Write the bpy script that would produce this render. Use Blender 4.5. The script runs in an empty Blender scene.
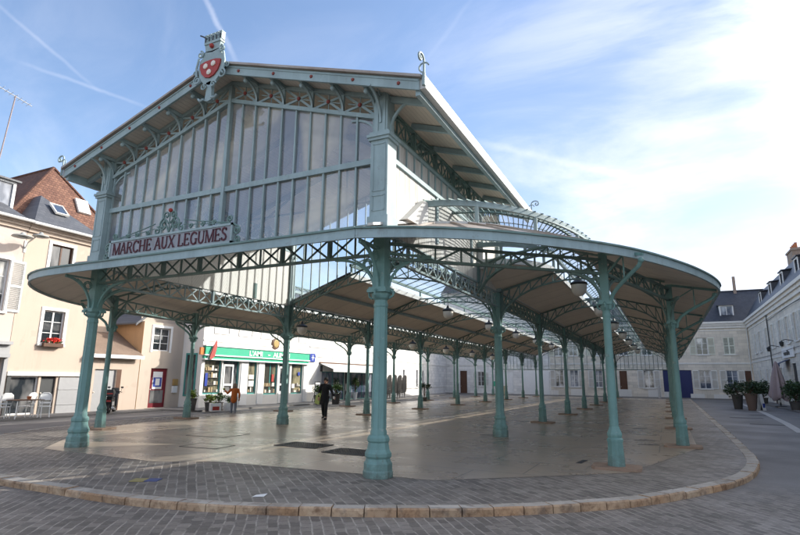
import bpy, bmesh, math, random
from mathutils import Vector, Matrix
random.seed(7)
PI = math.pi
scene = bpy.context.scene
COL = scene.collection

# ------------------------------------------------------------------ mesh builder
class MB:
    def __init__(s): s.v = []; s.f = []; s.m = []; s.mi = 0
    def vert(s, p): s.v.append(tuple(p)); return len(s.v) - 1
    def face(s, pts):
        s.f.append([s.vert(p) for p in pts]); s.m.append(s.mi)
    def box(s, x0, y0, z0, x1, y1, z1):
        if x0 > x1: x0, x1 = x1, x0
        if y0 > y1: y0, y1 = y1, y0
        if z0 > z1: z0, z1 = z1, z0
        b = len(s.v)
        s.v += [(x0,y0,z0),(x1,y0,z0),(x1,y1,z0),(x0,y1,z0),(x0,y0,z1),(x1,y0,z1),(x1,y1,z1),(x0,y1,z1)]
        for q in ((0,3,2,1),(4,5,6,7),(0,1,5,4),(1,2,6,5),(2,3,7,6),(3,0,4,7)):
            s.f.append([b+i for i in q]); s.m.append(s.mi)
    def bar(s, p, q, w, h, up=(0,0,1)):
        """rectangular bar p->q, width w across, height h along up"""
        p = Vector(p); q = Vector(q); d = q - p
        if d.length < 1e-6: return
        d.normalize(); up = Vector(up)
        side = d.cross(up)
        if side.length < 1e-4: side = d.cross(Vector((1,0,0)))
        if side.length < 1e-4: side = d.cross(Vector((0,1,0)))
        side.normalize(); u = side.cross(d).normalized()
        b = len(s.v)
        for c in (p, q):
            for a, e in ((-1,-1),(1,-1),(1,1),(-1,1)):
                s.v.append(tuple(c + side*(a*w/2) + u*(e*h/2)))
        for f in ((0,1,2,3),(7,6,5,4),(0,4,5,1),(1,5,6,2),(2,6,7,3),(3,7,4,0)):
            s.f.append([b+i for i in f]); s.m.append(s.mi)
    def sweep(s, pts, w, h, up=(0,0,1), closed=False):
        """rectangular section along a polyline with mitred joints"""
        pts = [Vector(p) for p in pts]; n = len(pts); up = Vector(up); b = len(s.v)
        for i, c in enumerate(pts):
            if closed: t = pts[(i+1) % n] - pts[i-1]
            else: t = pts[min(i+1, n-1)] - pts[max(i-1, 0)]
            t.normalize(); side = t.cross(up)
            if side.length < 1e-4: side = t.cross(Vector((1,0,0)))
            side.normalize(); u = side.cross(t).normalized()
            for a, e in ((-1,-1),(1,-1),(1,1),(-1,1)):
                s.v.append(tuple(c + side*(a*w/2) + u*(e*h/2)))
        for i in range(n if closed else n-1):
            k = b + 4*i; l = b + 4*((i+1) % n)
            for j in range(4):
                s.f.append([k+j, k+(j+1)%4, l+(j+1)%4, l+j]); s.m.append(s.mi)
        if not closed:
            s.f.append([b+3, b+2, b+1, b]); s.f.append([b+4*(n-1)+j for j in range(4)]); s.m += [s.mi, s.mi]
    def tube(s, pts, r, n=8):
        pts = [Vector(p) for p in pts]; m = len(pts); b = len(s.v)
        rs = r if isinstance(r, (list, tuple)) else [r]*m
        ref = None
        for i, c in enumerate(pts):
            t = (pts[min(i+1, m-1)] - pts[max(i-1, 0)]).normalized()
            if ref is None:
                ref = Vector((0,0,1)) if abs(t.z) < .9 else Vector((1,0,0))
            a = t.cross(ref)
            if a.length < 1e-4: a = t.cross(Vector((0,1,0)))
            a.normalize(); e = a.cross(t).normalized(); ref = e
            for k in range(n):
                an = 2*PI*k/n
                s.v.append(tuple(c + (a*math.cos(an) + e*math.sin(an))*rs[i]))
        for i in range(m-1):
            for k in range(n):
                s.f.append([b+i*n+k, b+i*n+(k+1)%n, b+(i+1)*n+(k+1)%n, b+(i+1)*n+k]); s.m.append(s.mi)
        s.f.append([b+k for k in range(n)][::-1]); s.f.append([b+(m-1)*n+k for k in range(n)]); s.m += [s.mi, s.mi]
    def lathe(s, prof, c=(0,0,0), n=12, phase=0.0, sx=1.0, sy=1.0):
        b = len(s.v); m = len(prof)
        for r, z in prof:
            for k in range(n):
                an = 2*PI*(k/n) + phase
                s.v.append((c[0]+r*sx*math.cos(an), c[1]+r*sy*math.sin(an), c[2]+z))
        for i in range(m-1):
            for k in range(n):
                s.f.append([b+i*n+k, b+i*n+(k+1)%n, b+(i+1)*n+(k+1)%n, b+(i+1)*n+k]); s.m.append(s.mi)
        s.f.append([b+k for k in range(n)][::-1]); s.f.append([b+(m-1)*n+k for k in range(n)]); s.m += [s.mi, s.mi]
    def prism(s, poly, z0, z1):
        """plan polygon extruded upward"""
        b = len(s.v); n = len(poly)
        for z in (z0, z1):
            for p in poly: s.v.append((p[0], p[1], z))
        s.f.append([b+i for i in range(n)][::-1]); s.f.append([b+n+i for i in range(n)]); s.m += [s.mi, s.mi]
        for i in range(n):
            j = (i+1) % n
            s.f.append([b+i, b+j, b+n+j, b+n+i]); s.m.append(s.mi)
    def slab(s, poly, d):
        """any 3-D polygon extruded along vector d"""
        b = len(s.v); n = len(poly); d = Vector(d)
        for p in poly: s.v.append(tuple(p))
        for p in poly: s.v.append(tuple(Vector(p)+d))
        s.f.append([b+i for i in range(n)][::-1]); s.f.append([b+n+i for i in range(n)]); s.m += [s.mi, s.mi]
        for i in range(n):
            j = (i+1) % n
            s.f.append([b+i, b+j, b+n+j, b+n+i]); s.m.append(s.mi)
    def grid(s, rows):
        """rows of equal-length point lists -> quads"""
        b = len(s.v); n = len(rows[0])
        for r in rows:
            for p in r: s.v.append(tuple(p))
        for i in range(len(rows)-1):
            for j in range(n-1):
                s.f.append([b+i*n+j, b+i*n+j+1, b+(i+1)*n+j+1, b+(i+1)*n+j]); s.m.append(s.mi)
    def sphere(s, c, r, n=10, m=7, sx=1, sy=1, sz=1):
        prof = [(max(1e-4, r*math.sin(PI*i/m)), -r*math.cos(PI*i/m)*sz) for i in range(m+1)]
        s.lathe(prof, c, n, 0, sx, sy)
    def xf(s, M, start=0):
        for i in range(start, len(s.v)): s.v[i] = tuple(M @ Vector(s.v[i]))
    def build(s, name, mats, parent=None, smooth=False, fix=True):
        me = bpy.data.meshes.new(name)
        me.from_pydata(s.v, [], s.f)
        if fix:
            bm = bmesh.new(); bm.from_mesh(me)
            bmesh.ops.recalc_face_normals(bm, faces=bm.faces); bm.to_mesh(me); bm.free()
        if not isinstance(mats, (list, tuple)): mats = [mats]
        for m in mats: me.materials.append(m)
        if len(mats) > 1: me.polygons.foreach_set('material_index', s.m)
        if smooth:
            me.polygons.foreach_set('use_smooth', [True]*len(me.polygons))
            me.set_sharp_from_angle(angle=math.radians(38))
        me.update()
        o = bpy.data.objects.new(name, me); COL.objects.link(o)
        if parent: o.parent = parent
        return o

def thing(name, label, cat, loc=(0,0,0), rz=0.0, group=None):
    o = bpy.data.objects.new(name, None); COL.objects.link(o)
    o.empty_display_size = .2
    o.location = loc; o.rotation_euler = (0,0,rz)
    return tag(o, label, cat, group)
def tag(o, label, cat, group=None):
    o['label'] = label; o['category'] = cat
    if group: o['group'] = group
    return o
def struct(o): o['kind'] = 'structure'; return o
def dup(root, loc, rz=None, label=None, scale=None):
    r = root.copy(); COL.objects.link(r); r.location = loc
    if rz is not None: r.rotation_euler = (0,0,rz)
    if scale: r.scale = (scale,)*3
    if label: r['label'] = label
    for ch in list(root.children):
        c = ch.copy(); COL.objects.link(c); c.parent = r
        for g in list(ch.children):
            d = g.copy(); COL.objects.link(d); d.parent = c
    return r
def dup_part(part, parent, loc=None, rz=None):
    c = part.copy(); COL.objects.link(c); c.parent = parent
    if loc is not None: c.location = loc
    if rz is not None: c.rotation_euler = (0,0,rz)
    for g in list(part.children):
        d = g.copy(); COL.objects.link(d); d.parent = c
    return c

# ------------------------------------------------------------------ materials
class NT:
    def __init__(s, name):
        s.mat = bpy.data.materials.new(name); s.mat.use_nodes = True
        s.t = s.mat.node_tree; s.n = s.t.nodes; s.l = s.t.links
        s.n.clear()
        s.out = s.n.new('ShaderNodeOutputMaterial')
    def new(s, typ, **kw):
        n = s.n.new(typ)
        for k, v in kw.items():
            if k in n.inputs: n.inputs[k].default_value = v
            else: setattr(n, k, v)
        return n
    def link(s, a, b): s.l.new(a, b)
    def coord(s, scale=(1,1,1), rot=(0,0,0), kind='Object'):
        tc = s.new('ShaderNodeTexCoord'); mp = s.new('ShaderNodeMapping')
        mp.inputs['Scale'].default_value = scale; mp.inputs['Rotation'].default_value = rot
        s.link(tc.outputs[kind], mp.inputs['Vector']); return mp.outputs['Vector']
    def noise(s, vec, scale, detail=5, rough=.6, dist=0):
        n = s.new('ShaderNodeTexNoise'); n.inputs['Scale'].default_value = scale
        n.inputs['Detail'].default_value = detail; n.inputs['Roughness'].default_value = rough
        n.inputs['Distortion'].default_value = dist
        s.link(vec, n.inputs['Vector']); return n.outputs['Fac']
    def ramp(s, fac, stops):
        r = s.new('ShaderNodeValToRGB'); e = r.color_ramp.elements
        while len(e) < len(stops): e.new(.5)
        for i, (p, c) in enumerate(stops):
            e[i].position = p; e[i].color = (c, c, c, 1) if isinstance(c, (int, float)) else (*c, 1)
        s.link(fac, r.inputs['Fac']); return r.outputs['Color']
    def mix(s, fac, a, b, mode='MIX'):
        m = s.new('ShaderNodeMix', data_type='RGBA', blend_type=mode)
        for i, v in ((0, fac), (6, a), (7, b)):
            sock = m.inputs[i]
            if hasattr(v, 'node'): s.link(v, sock)
            elif isinstance(v, (int, float)): sock.default_value = v if i == 0 else (v, v, v, 1)
            else: sock.default_value = (*v, 1)
        return m.outputs[2]
    def math(s, op, a, b=None, c=None):
        m = s.new('ShaderNodeMath', operation=op)
        for i, v in enumerate((a, b, c)):
            if v is None: continue
            if hasattr(v, 'node'): s.link(v, m.inputs[i])
            else: m.inputs[i].default_value = v
        return m.outputs[0]
    def bump(s, h, strength=.3, dist=.02, normal=None):
        b = s.new('ShaderNodeBump'); b.inputs['Strength'].default_value = strength
        b.inputs['Distance'].default_value = dist; s.link(h, b.inputs['Height'])
        if normal is not None: s.link(normal, b.inputs['Normal'])
        return b.outputs['Normal']
    def pbr(s, col, rough=.6, normal=None, metal=0.0, spec=.5):
        p = s.new('ShaderNodeBsdfPrincipled')
        for sock, v in ((p.inputs['Base Color'], col), (p.inputs['Roughness'], rough), (p.inputs['Metallic'], metal)):
            if hasattr(v, 'node'): s.link(v, sock)
            elif isinstance(v, (int, float)): sock.default_value = v
            else: sock.default_value = (*v, 1)
        p.inputs['Specular IOR Level'].default_value = spec
        if normal is not None: s.link(normal, p.inputs['Normal'])
        s.link(p.outputs[0], s.out.inputs[0]); return p

def simple(name, col, rough=.6, var=.12, scale=6, bump=.1, bdist=.01, metal=0.0, spec=.4, stain=0.0, stain_col=(.1,.07,.05)):
    m = NT(name); v = m.coord()
    n1 = m.noise(v, scale, 6); n2 = m.noise(v, scale*.13, 3)
    lo = tuple(c*(1-var) for c in col); hi = tuple(min(1, c*(1+var)) for c in col)
    c = m.mix(n1, lo, hi)
    c = m.mix(m.ramp(n2, [(.35, 0.0), (.7, 1.0)]), c, m.mix(.5, c, tuple(x*(1-var*1.5) for x in col)))
    if stain > 0:
        n3 = m.noise(m.coord((1,1,.35)), 3.3, 8, .7)
        c = m.mix(m.math('MULTIPLY', m.ramp(n3, [(.58, 0.0), (.72, 1.0)]), stain), c, stain_col)
    m.pbr(c, rough, m.bump(n1, bump, bdist), metal, spec)
    return m.mat

def paint(name, col, chip, amt=.5):
    """old cast-iron paint: faded patches, streaks and chipped rust spots"""
    m = NT(name); v = m.coord()
    big = m.noise(v, 1.3, 4); streak = m.noise(m.coord((9,9,.8)), 1.0, 5); fine = m.noise(v, 24, 6, .7)
    c = m.mix(m.ramp(big, [(.3, 0.0), (.75, 1.0)]), tuple(x*.82 for x in col), tuple(x*1.15 for x in col))
    c = m.mix(m.math('MULTIPLY', m.ramp(streak, [(.5, 0.0), (.75, 1.0)]), .35), c, tuple(min(1, x*1.25+.05) for x in col))
    spots = m.noise(v, 7, 8, .75)
    c = m.mix(m.math('MULTIPLY', m.ramp(spots, [(.605, 0.0), (.645, 1.0)]), amt), c, chip)
    rust = m.noise(m.coord((5,5,2.2)), 1.1, 8, .72)
    c = m.mix(m.math('MULTIPLY', m.ramp(rust, [(.595, 0.0), (.69, 1.0)]), amt), c, (.13,.075,.045))
    sp = m.new('ShaderNodeSeparateXYZ'); m.link(v, sp.inputs[0])
    foot = m.math('MULTIPLY', m.ramp(m.math('ADD', sp.outputs[2], m.math('MULTIPLY', m.math('SUBTRACT', spots, .5), 1.6)), [(.0, 1.0), (.42, 0.0)]), m.ramp(sp.outputs[2], [(.0, 1.0), (.6, 0.0)]))
    c = m.mix(m.math('MULTIPLY', foot, .6 if name == 'column_paint' else 0.0), c, (.085,.075,.06))      # splashed street dirt
    m.pbr(c, m.ramp(fine, [(.2, .42), (.8, .66)]), m.bump(fine, .15, .004), 0, .4)
    return m.mat

def brickmat(name, c1, c2, mortar, scale, bw, rh, msize=.012, rot=(0,0,0), rough=.8, bump=.5, bdist=.01, kind='Object', offset=.5, swz=None, var=.25, stain=None, rust=None):
    m = NT(name)
    v = m.coord((1,1,1), rot, kind)
    if swz:
        sp = m.new('ShaderNodeSeparateXYZ'); m.link(v, sp.inputs[0]); cb = m.new('ShaderNodeCombineXYZ')
        for i, a in enumerate(swz): m.link(sp.outputs['XYZ'.index(a)], cb.inputs[i])
        v = cb.outputs[0]
    wob = m.noise(v, 2.2, 3)
    off = m.new('ShaderNodeVectorMath', operation='ADD'); m.link(v, off.inputs[0])
    cw = m.new('ShaderNodeCombineXYZ'); m.link(m.math('MULTIPLY', m.math('SUBTRACT', wob, .5), rh*.5), cw.inputs[0]); m.link(m.math('MULTIPLY', m.math('SUBTRACT', wob, .5), rh*.5), cw.inputs[1])
    m.link(cw.outputs[0], off.inputs[1])
    b = m.new('ShaderNodeTexBrick'); b.inputs['Scale'].default_value = scale
    b.inputs['Brick Width'].default_value = bw; b.inputs['Row Height'].default_value = rh
    b.inputs['Mortar Size'].default_value = msize; b.inputs['Mortar Smooth'].default_value = .3; b.offset = offset
    b.inputs['Color1'].default_value = (*c1, 1); b.inputs['Color2'].default_value = (*c2, 1); b.inputs['Mortar'].default_value = (*mortar, 1)
    m.link(off.outputs[0], b.inputs['Vector'])
    n = m.noise(v, 14, 6, .7); big = m.noise(v, .5, 4)
    c = m.mix(n, m.mix(1.0, b.outputs['Color'], tuple([1-var]*3), 'MULTIPLY'), m.mix(1.0, b.outputs['Color'], tuple([1+var]*3), 'MULTIPLY'))
    c = m.mix(m.ramp(big, [(.3, 0.0), (.7, .5)]), c, m.mix(1.0, c, (.72,.72,.74), 'MULTIPLY'))
    if stain:
        c = m.mix(m.math('MULTIPLY', m.ramp(m.noise(v, 1.7, 6, .7), [(.52, 0.0), (.68, 1.0)]), .6), c, stain)
    h = m.math('MULTIPLY_ADD', n, .35, m.math('SUBTRACT', 1.0, b.outputs['Fac']))
    m.pbr(c, rough, m.bump(h, bump, bdist))
    return m.mat

M = {}
M['col']   = paint('column_paint', (.155,.29,.272), (.34,.38,.36), .55)
M['iron']  = paint('truss_paint', (.14,.225,.21), (.12,.085,.06), .45)
M['fascia']= paint('fascia_paint', (.29,.39,.41), (.16,.12,.09), .25)
M['gable'] = paint('gable_paint', (.285,.375,.385), (.15,.13,.11), .3)
M['red']   = simple('red_enamel', (.36,.04,.03), .5)
M['faded_red'] = simple('faded_red', (.26,.06,.05), .6)
M['gold']  = simple('pale_besant', (.75,.70,.62), .5)
M['board_sign'] = paint('sign_board_paint', (.27,.285,.315), (.26,.11,.04), .35)
M['letter'] = simple('letter_maroon', (.075,.008,.018), .6)
M['white_metal'] = simple('white_metal', (.72,.72,.70), .5, .06)
M['zinc']  = simple('zinc_gutter', (.62,.62,.60), .5, .15, 5, .1, .01, 0.0, .5, .3, (.3,.25,.2))
M['lamp_glass'] = simple('lamp_opal_glass', (.78,.75,.68), .25, .05)
M['dark']  = simple('dark_metal', (.02,.022,.024), .45)
M['black'] = simple('black_rubber', (.013,.013,.014), .7)

def m_glass(name, tint, dirt, dirt_col, gloss=.08, rough=.04, fk=1.0, cloud_col=None):
    m = NT(name); v = m.coord()
    tr = m.new('ShaderNodeBsdfTransparent'); tr.inputs[0].default_value = (*tint, 1)
    gl = m.new('ShaderNodeBsdfGlossy'); gl.inputs['Roughness'].default_value = rough; gl.inputs[0].default_value = (.9,.95,1,1)
    wav = m.noise(v, 1.1, 2)
    m.link(m.bump(wav, .25, .05), gl.inputs['Normal'])
    df = m.new('ShaderNodeBsdfDiffuse'); df.inputs[0].default_value = (*dirt_col, 1)
    if cloud_col: m.link(m.mix(m.ramp(m.noise(m.coord((1,1,.9), (0,.5,0)), .33, 3, .5, 1.2), [(.40, 0.0), (.58, 1.0)]), cloud_col, dirt_col), df.inputs[0])  # cloud reflections painted as blue-grey and tan patches over the dusty panes
    fr = m.new('ShaderNodeFresnel'); fr.inputs['IOR'].default_value = 1.5
    f = m.math('ADD', m.math('MULTIPLY', fr.outputs[0], fk), gloss)
    mx = m.new('ShaderNodeMixShader'); m.link(f, mx.inputs[0]); m.link(tr.outputs[0], mx.inputs[1]); m.link(gl.outputs[0], mx.inputs[2])
    mx2 = m.new('ShaderNodeMixShader')
    n = m.noise(m.coord((1,1,.8)), .42, 4, .55, .8)
    m.link(m.math('MULTIPLY', m.ramp(n, [(.40, .25), (.60, 1.0)]), dirt), mx2.inputs[0])
    m.link(mx.outputs[0], mx2.inputs[1]); m.link(df.outputs[0], mx2.inputs[2]); m.link(mx2.outputs[0], m.out.inputs[0])
    return m.mat
M['glass_front'] = m_glass('gable_glass', (.80,.84,.88), .62, (.76,.71,.59), .12, .05, 1.2, (.24,.275,.33))
M['glass_back']  = m_glass('back_gable_glass', (.88,.93,.96), .12, (.6,.62,.63), .03)
M['glass_roof']  = m_glass('skylight_glass', (.90,.95,.98), .14, (.72,.75,.77), .0, .04, .25)

def m_window(name, dark=(.02,.025,.03), curtain=(.35,.34,.33), amt=.5):
    m = NT(name); v = m.coord()
    n = m.noise(m.coord((1,1,.5)), .9, 3)
    c = m.mix(m.math('MULTIPLY', m.ramp(n, [(.45, 0.0), (.6, 1.0)]), amt), dark, curtain)
    m.pbr(c, .06, m.bump(m.noise(v, .8, 2), .1, .03), 0, .9)
    return m.mat
M['pane'] = m_window('window_glass')
M['pane_curtain'] = m_window('window_glass_curtain', (.03,.035,.04), (.62,.61,.58), 1.0)
M['pane_blue'] = m_window('window_glass_sky', (.05,.07,.11), (.45,.48,.55), .6)
M['shop_glass'] = m_window('shop_window_glass', (.05,.05,.04), (.30,.27,.17), .9)

def m_soffit(name, col, step, axis, depth=.35):
    m = NT(name); v = m.coord()
    sp = m.new('ShaderNodeSeparateXYZ'); m.link(v, sp.inputs[0])
    fr = m.math('FRACT', m.math('DIVIDE', sp.outputs['XYZ'.index(axis)], step))
    groove = m.math('SMOOTH_MIN', m.math('MULTIPLY', m.math('MINIMUM', fr, m.math('SUBTRACT', 1.0, fr)), 12.0), 1.0, .2)
    n = m.noise(v, 5, 6); big = m.noise(v, .35, 4)
    c = m.mix(n, tuple(x*.85 for x in col), tuple(x*1.1 for x in col))
    c = m.mix(m.ramp(big, [(.35, 0.0), (.7, .6)]), c, tuple(x*.78 for x in col))
    c = m.mix(m.math('MULTIPLY', m.math('SUBTRACT', 1.0, groove), depth), c, tuple(x*.35 for x in col))
    m.pbr(c, .75, m.bump(groove, .5, .012))
    return m.mat
M['soffit']   = m_soffit('soffit_plain', (.80,.715,.615), 1.2, 'Y', .22)
M['soffit_board'] = m_soffit('soffit_board', (.74,.66,.56), .11, 'X', .5)
def m_wallboard():
    m = NT('wall_board'); v = m.coord(); sp = m.new('ShaderNodeSeparateXYZ'); m.link(v, sp.inputs[0])
    fr = m.math('FRACT', m.math('DIVIDE', sp.outputs[1], .13)); g = m.math('MINIMUM', m.math('MULTIPLY', m.math('MINIMUM', fr, m.math('SUBTRACT', 1.0, fr)), 12.0), 1.0)
    c = m.mix(m.noise(v, 5, 6), (.60,.585,.545), (.70,.69,.65)); st = m.noise(m.coord((3,7,.7)), 1.2, 8, .72)
    c = m.mix(m.ramp(st, [(.46, 0.0), (.68, .75)]), c, (.30,.27,.23)); c = m.mix(m.math('MULTIPLY', m.math('SUBTRACT', 1.0, g), .55), c, (.20,.18,.15))
    m.pbr(c, .75, m.bump(g, .6, .012)); return m.mat
M['wall_board'] = m_wallboard()
def m_chevron():
    m = NT('herringbone_board'); v = m.coord(); sp = m.new('ShaderNodeSeparateXYZ'); m.link(v, sp.inputs[0])
    t = m.math('ABSOLUTE', m.math('SUBTRACT', m.math('FRACT', m.math('DIVIDE', sp.outputs[1], 1.0)), .5))
    k = m.math('FRACT', m.math('DIVIDE', m.math('ADD', sp.outputs[2], m.math('MULTIPLY', t, 1.5)), .13))
    g = m.math('MINIMUM', m.math('MULTIPLY', m.math('MINIMUM', k, m.math('SUBTRACT', 1.0, k)), 10.0), 1.0)
    fr = m.math('FRACT', m.math('DIVIDE', sp.outputs[1], .5)); g2 = m.math('MINIMUM', m.math('MULTIPLY', m.math('MINIMUM', fr, m.math('SUBTRACT', 1.0, fr)), 30.0), 1.0)
    g = m.math('MULTIPLY', g, g2)
    c = m.mix(m.noise(v, 4, 5), (.72,.70,.65), (.80,.79,.75)); c = m.mix(m.math('MULTIPLY', m.math('SUBTRACT', 1.0, g), .5), c, (.36,.34,.30))
    m.pbr(c, .7, m.bump(g, .4, .01)); return m.mat
M['chevron'] = m_chevron()
def m_sheet():
    m = NT('weathered_roof_sheet'); v = m.coord()
    n = m.noise(v, .9, 6, .65); f = m.noise(v, 11, 6, .7)
    c = m.mix(m.ramp(n, [(.35, 0.0), (.62, 1.0)]), (.36,.33,.30), (.23,.165,.125))
    c = m.mix(m.math('MULTIPLY', f, .4), c, (.5,.47,.43))
    m.pbr(c, m.ramp(n, [(.3, .42), (.7, .7)]), m.bump(f, .15, .01), 0, .5); return m.mat
M['sheet'] = m_sheet()

def m_floor():
    m = NT('polished_stone_floor'); v = m.coord()
    b = m.new('ShaderNodeTexBrick'); b.inputs['Scale'].default_value = 1.0; b.inputs['Brick Width'].default_value = 3.2; b.inputs['Row Height'].default_value = 1.6
    b.inputs['Mortar Size'].default_value = .013; b.offset = .3
    for k, c in (('Color1', (.39,.318,.24)), ('Color2', (.45,.368,.28)), ('Mortar', (.12,.105,.09))): b.inputs[k].default_value = (*c, 1)
    m.link(v, b.inputs['Vector'])
    n = m.noise(v, .55, 7, .62); f = m.noise(v, 9, 7, .72); tr = m.noise(m.coord((.25,1.6,1)), 1.0, 5)
    c = m.mix(m.ramp(n, [(.3, 0.0), (.72, 1.0)]), m.mix(1.0, b.outputs['Color'], (.68,.68,.70), 'MULTIPLY'), m.mix(1.0, b.outputs['Color'], (1.12,1.1,1.07), 'MULTIPLY'))
    c = m.mix(m.math('MULTIPLY', m.ramp(f, [(.45, 0.0), (.75, 1.0)]), .42), c, (.27,.215,.165))
    gum = m.noise(v, 38, 2, .5); c = m.mix(m.ramp(gum, [(.70, 0.0), (.73, .7)]), c, (.12,.10,.085))
    crk = m.new('ShaderNodeTexVoronoi', feature='DISTANCE_TO_EDGE'); crk.inputs['Scale'].default_value = .42; m.link(m.coord((1,1,1),(0,0,.3)), crk.inputs['Vector']); c = m.mix(m.math('MULTIPLY', m.ramp(crk.outputs['Distance'], [(.002, .6), (.006, 0.0)]), m.ramp(n, [(.45, 0.0), (.6, 1.0)])), c, (.10,.085,.07))
    r = m.math('ADD', m.math('MULTIPLY', m.ramp(n, [(.3, .14), (.75, .33)]), 1.0), m.math('MULTIPLY', tr, .14))
    m.pbr(c, r, m.bump(f, .05, .006), 0, .55); return m.mat
M['floor'] = m_floor()
def setts(m, deg, dark=1.0, rh=.20):
    """worn stone setts in continuous rows; the row joints are pale and broken up by dirt"""
    v = m.coord((1,1,1), (0,0,math.radians(-deg)))
    w1 = m.noise(v, 1.4, 3); w2 = m.noise(v, 6, 2); sp = m.new('ShaderNodeSeparateXYZ'); m.link(v, sp.inputs[0])
    yy = m.math('ADD', m.math('ADD', sp.outputs[1], m.math('MULTIPLY', m.math('SUBTRACT', w1, .5), .07)), m.math('MULTIPLY', m.math('SUBTRACT', w2, .5), .025))
    cb = m.new('ShaderNodeCombineXYZ'); m.link(sp.outputs[0], cb.inputs[0]); m.link(yy, cb.inputs[1])
    b = m.new('ShaderNodeTexBrick'); b.inputs['Scale'].default_value = 1.0; b.inputs['Brick Width'].default_value = rh*1.35; b.inputs['Row Height'].default_value = rh; b.inputs['Mortar Size'].default_value = .010; b.inputs['Mortar Smooth'].default_value = .5
    k = dark
    for kk, c in (('Color1', (.115*k,.100*k,.085*k)), ('Color2', (.225*k,.197*k,.168*k)), ('Mortar', (.095*k,.083*k,.07*k))): b.inputs[kk].default_value = (*c, 1)
    m.link(cb.outputs[0], b.inputs['Vector'])
    n = m.noise(v, 19, 7, .75); big = m.noise(v, .45, 5, .6); mid = m.noise(v, 2.6, 5, .65)
    c = m.mix(n, m.mix(1.0, b.outputs['Color'], (.6,.6,.6), 'MULTIPLY'), m.mix(1.0, b.outputs['Color'], (1.45,1.45,1.45), 'MULTIPLY'))
    fr = m.math('FRACT', m.math('DIVIDE', yy, rh)); ed = m.math('MINIMUM', fr, m.math('SUBTRACT', 1.0, fr))
    row = m.ramp(ed, [(.05, 1.0), (.10, 0.0)])
    row = m.math('MULTIPLY', row, m.ramp(mid, [(.36, 0.05), (.58, 1.0)]))
    cross = m.math('MULTIPLY', b.outputs['Fac'], m.ramp(m.noise(v, 5.5, 4, .7), [(.50, 0.0), (.60, .85)]))
    j = m.math('MINIMUM', m.math('ADD', m.math('MULTIPLY', row, 1.0), m.math('MULTIPLY', cross, .8)), 1.0)
    c = m.mix(j, c, (.40,.36,.31))
    c = m.mix(m.ramp(big, [(.35, 0.0), (.68, .6)]), c, m.mix(1.0, c, (.62,.61,.60), 'MULTIPLY'))
    h = m.math('MULTIPLY_ADD', n, .4, m.math('SUBTRACT', 1.0, b.outputs['Fac']))
    return c, h, big
def m_setts():
    m = NT('pavement_setts'); c, h, big = setts(m, 137, 1.2, .15); m.pbr(c, m.ramp(big, [(.3,.5),(.7,.72)]), m.bump(h, .55, .010)); return m.mat
M['setts_front'] = m_setts()
M['plinth'] = simple('stone_pad', (.31,.215,.155), .85, .25, 9, .4, .02)
def m_kerb(name, a, b, pit, lo):
    m = NT(name); v = m.coord(); n = m.noise(v, 8, 7, .7); g = m.noise(v, 1.1, 4); st = m.noise(v, 3.1, 5)
    c = m.mix(m.ramp(g, [(.35, 0.0), (.65, 1.0)]), a, b); c = m.mix(m.ramp(n, [(lo, 0.0), (lo+.25, .95)]), c, pit)
    ln = m.new('ShaderNodeTexVoronoi'); ln.inputs['Scale'].default_value = 2.1; m.link(v, ln.inputs['Vector'])
    bw = m.new('ShaderNodeRGBToBW'); m.link(ln.outputs['Color'], bw.inputs[0]); c = m.mix(.4, c, bw.outputs[0], 'SOFT_LIGHT')
    c = m.mix(m.ramp(st, [(.56, 0.0), (.66, .5)]), c, (.12,.10,.085))
    m.pbr(c, .82, m.bump(n, .6, .014)); return m.mat
M['kerb'] = m_kerb('kerb_stone_face', (.40,.245,.135), (.43,.32,.215), (.14,.075,.04), .45); M['kerb_top'] = m_kerb('kerb_stone_top', (.38,.34,.285), (.44,.40,.345), (.27,.21,.155), .50)
M['palestone'] = simple('pale_edge_stone', (.48,.46,.43), .8, .15, 7, .3, .01)

def m_street():
    """setts close to the hall's front, worn asphalt farther off"""
    m = NT('street_surface'); v = m.coord()
    sp = m.new('ShaderNodeSeparateXYZ'); m.link(v, sp.inputs[0])
    setts_c, sh_, n = setts(m, 128, 1.2, .135)
    f = m.noise(v, 22, 6, .75); n2 = m.noise(v, 2.1, 5)
    asp = m.mix(m.ramp(m.noise(v, 60, 3, .8), [(.3, 0.0), (.7, 1.0)]), m.mix(f, (.105,.098,.092), (.16,.148,.138)), m.mix(f, (.15,.14,.13), (.235,.22,.205))); asp = m.mix(m.ramp(n, [(.35, 0.0), (.7, .6)]), asp, (.13,.122,.118))
    # setts reach to about y = 3 m on the right, -1 on the left
    edge = m.math('SUBTRACT', sp.outputs[1], m.math('MULTIPLY_ADD', sp.outputs[0], .22, .2))
    edge = m.math('MULTIPLY_ADD', m.math('SUBTRACT', n2, .5), 3.0, edge)
    mk = m.new('ShaderNodeMapRange'); mk.inputs[1].default_value = -1.2; mk.inputs[2].default_value = 1.2; m.link(edge, mk.inputs[0])
    c = m.mix(mk.outputs[0], setts_c, asp)
    h = m.math('MULTIPLY', sh_, m.math('SUBTRACT', 1.0, mk.outputs[0]))
    h = m.math('MULTIPLY_ADD', f, .35, h)
    m.pbr(c, m.ramp(n, [(.3, .55), (.7, .8)]), m.bump(h, .6, .012)); return m.mat
M['street'] = m_street()
M['asphalt_patch'] = simple('asphalt_patch', (.085,.082,.08), .8, .25, 18, .3, .008)
M['paving'] = simple('side_pavement', (.20,.19,.18), .8, .2, 10, .3, .01)

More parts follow.
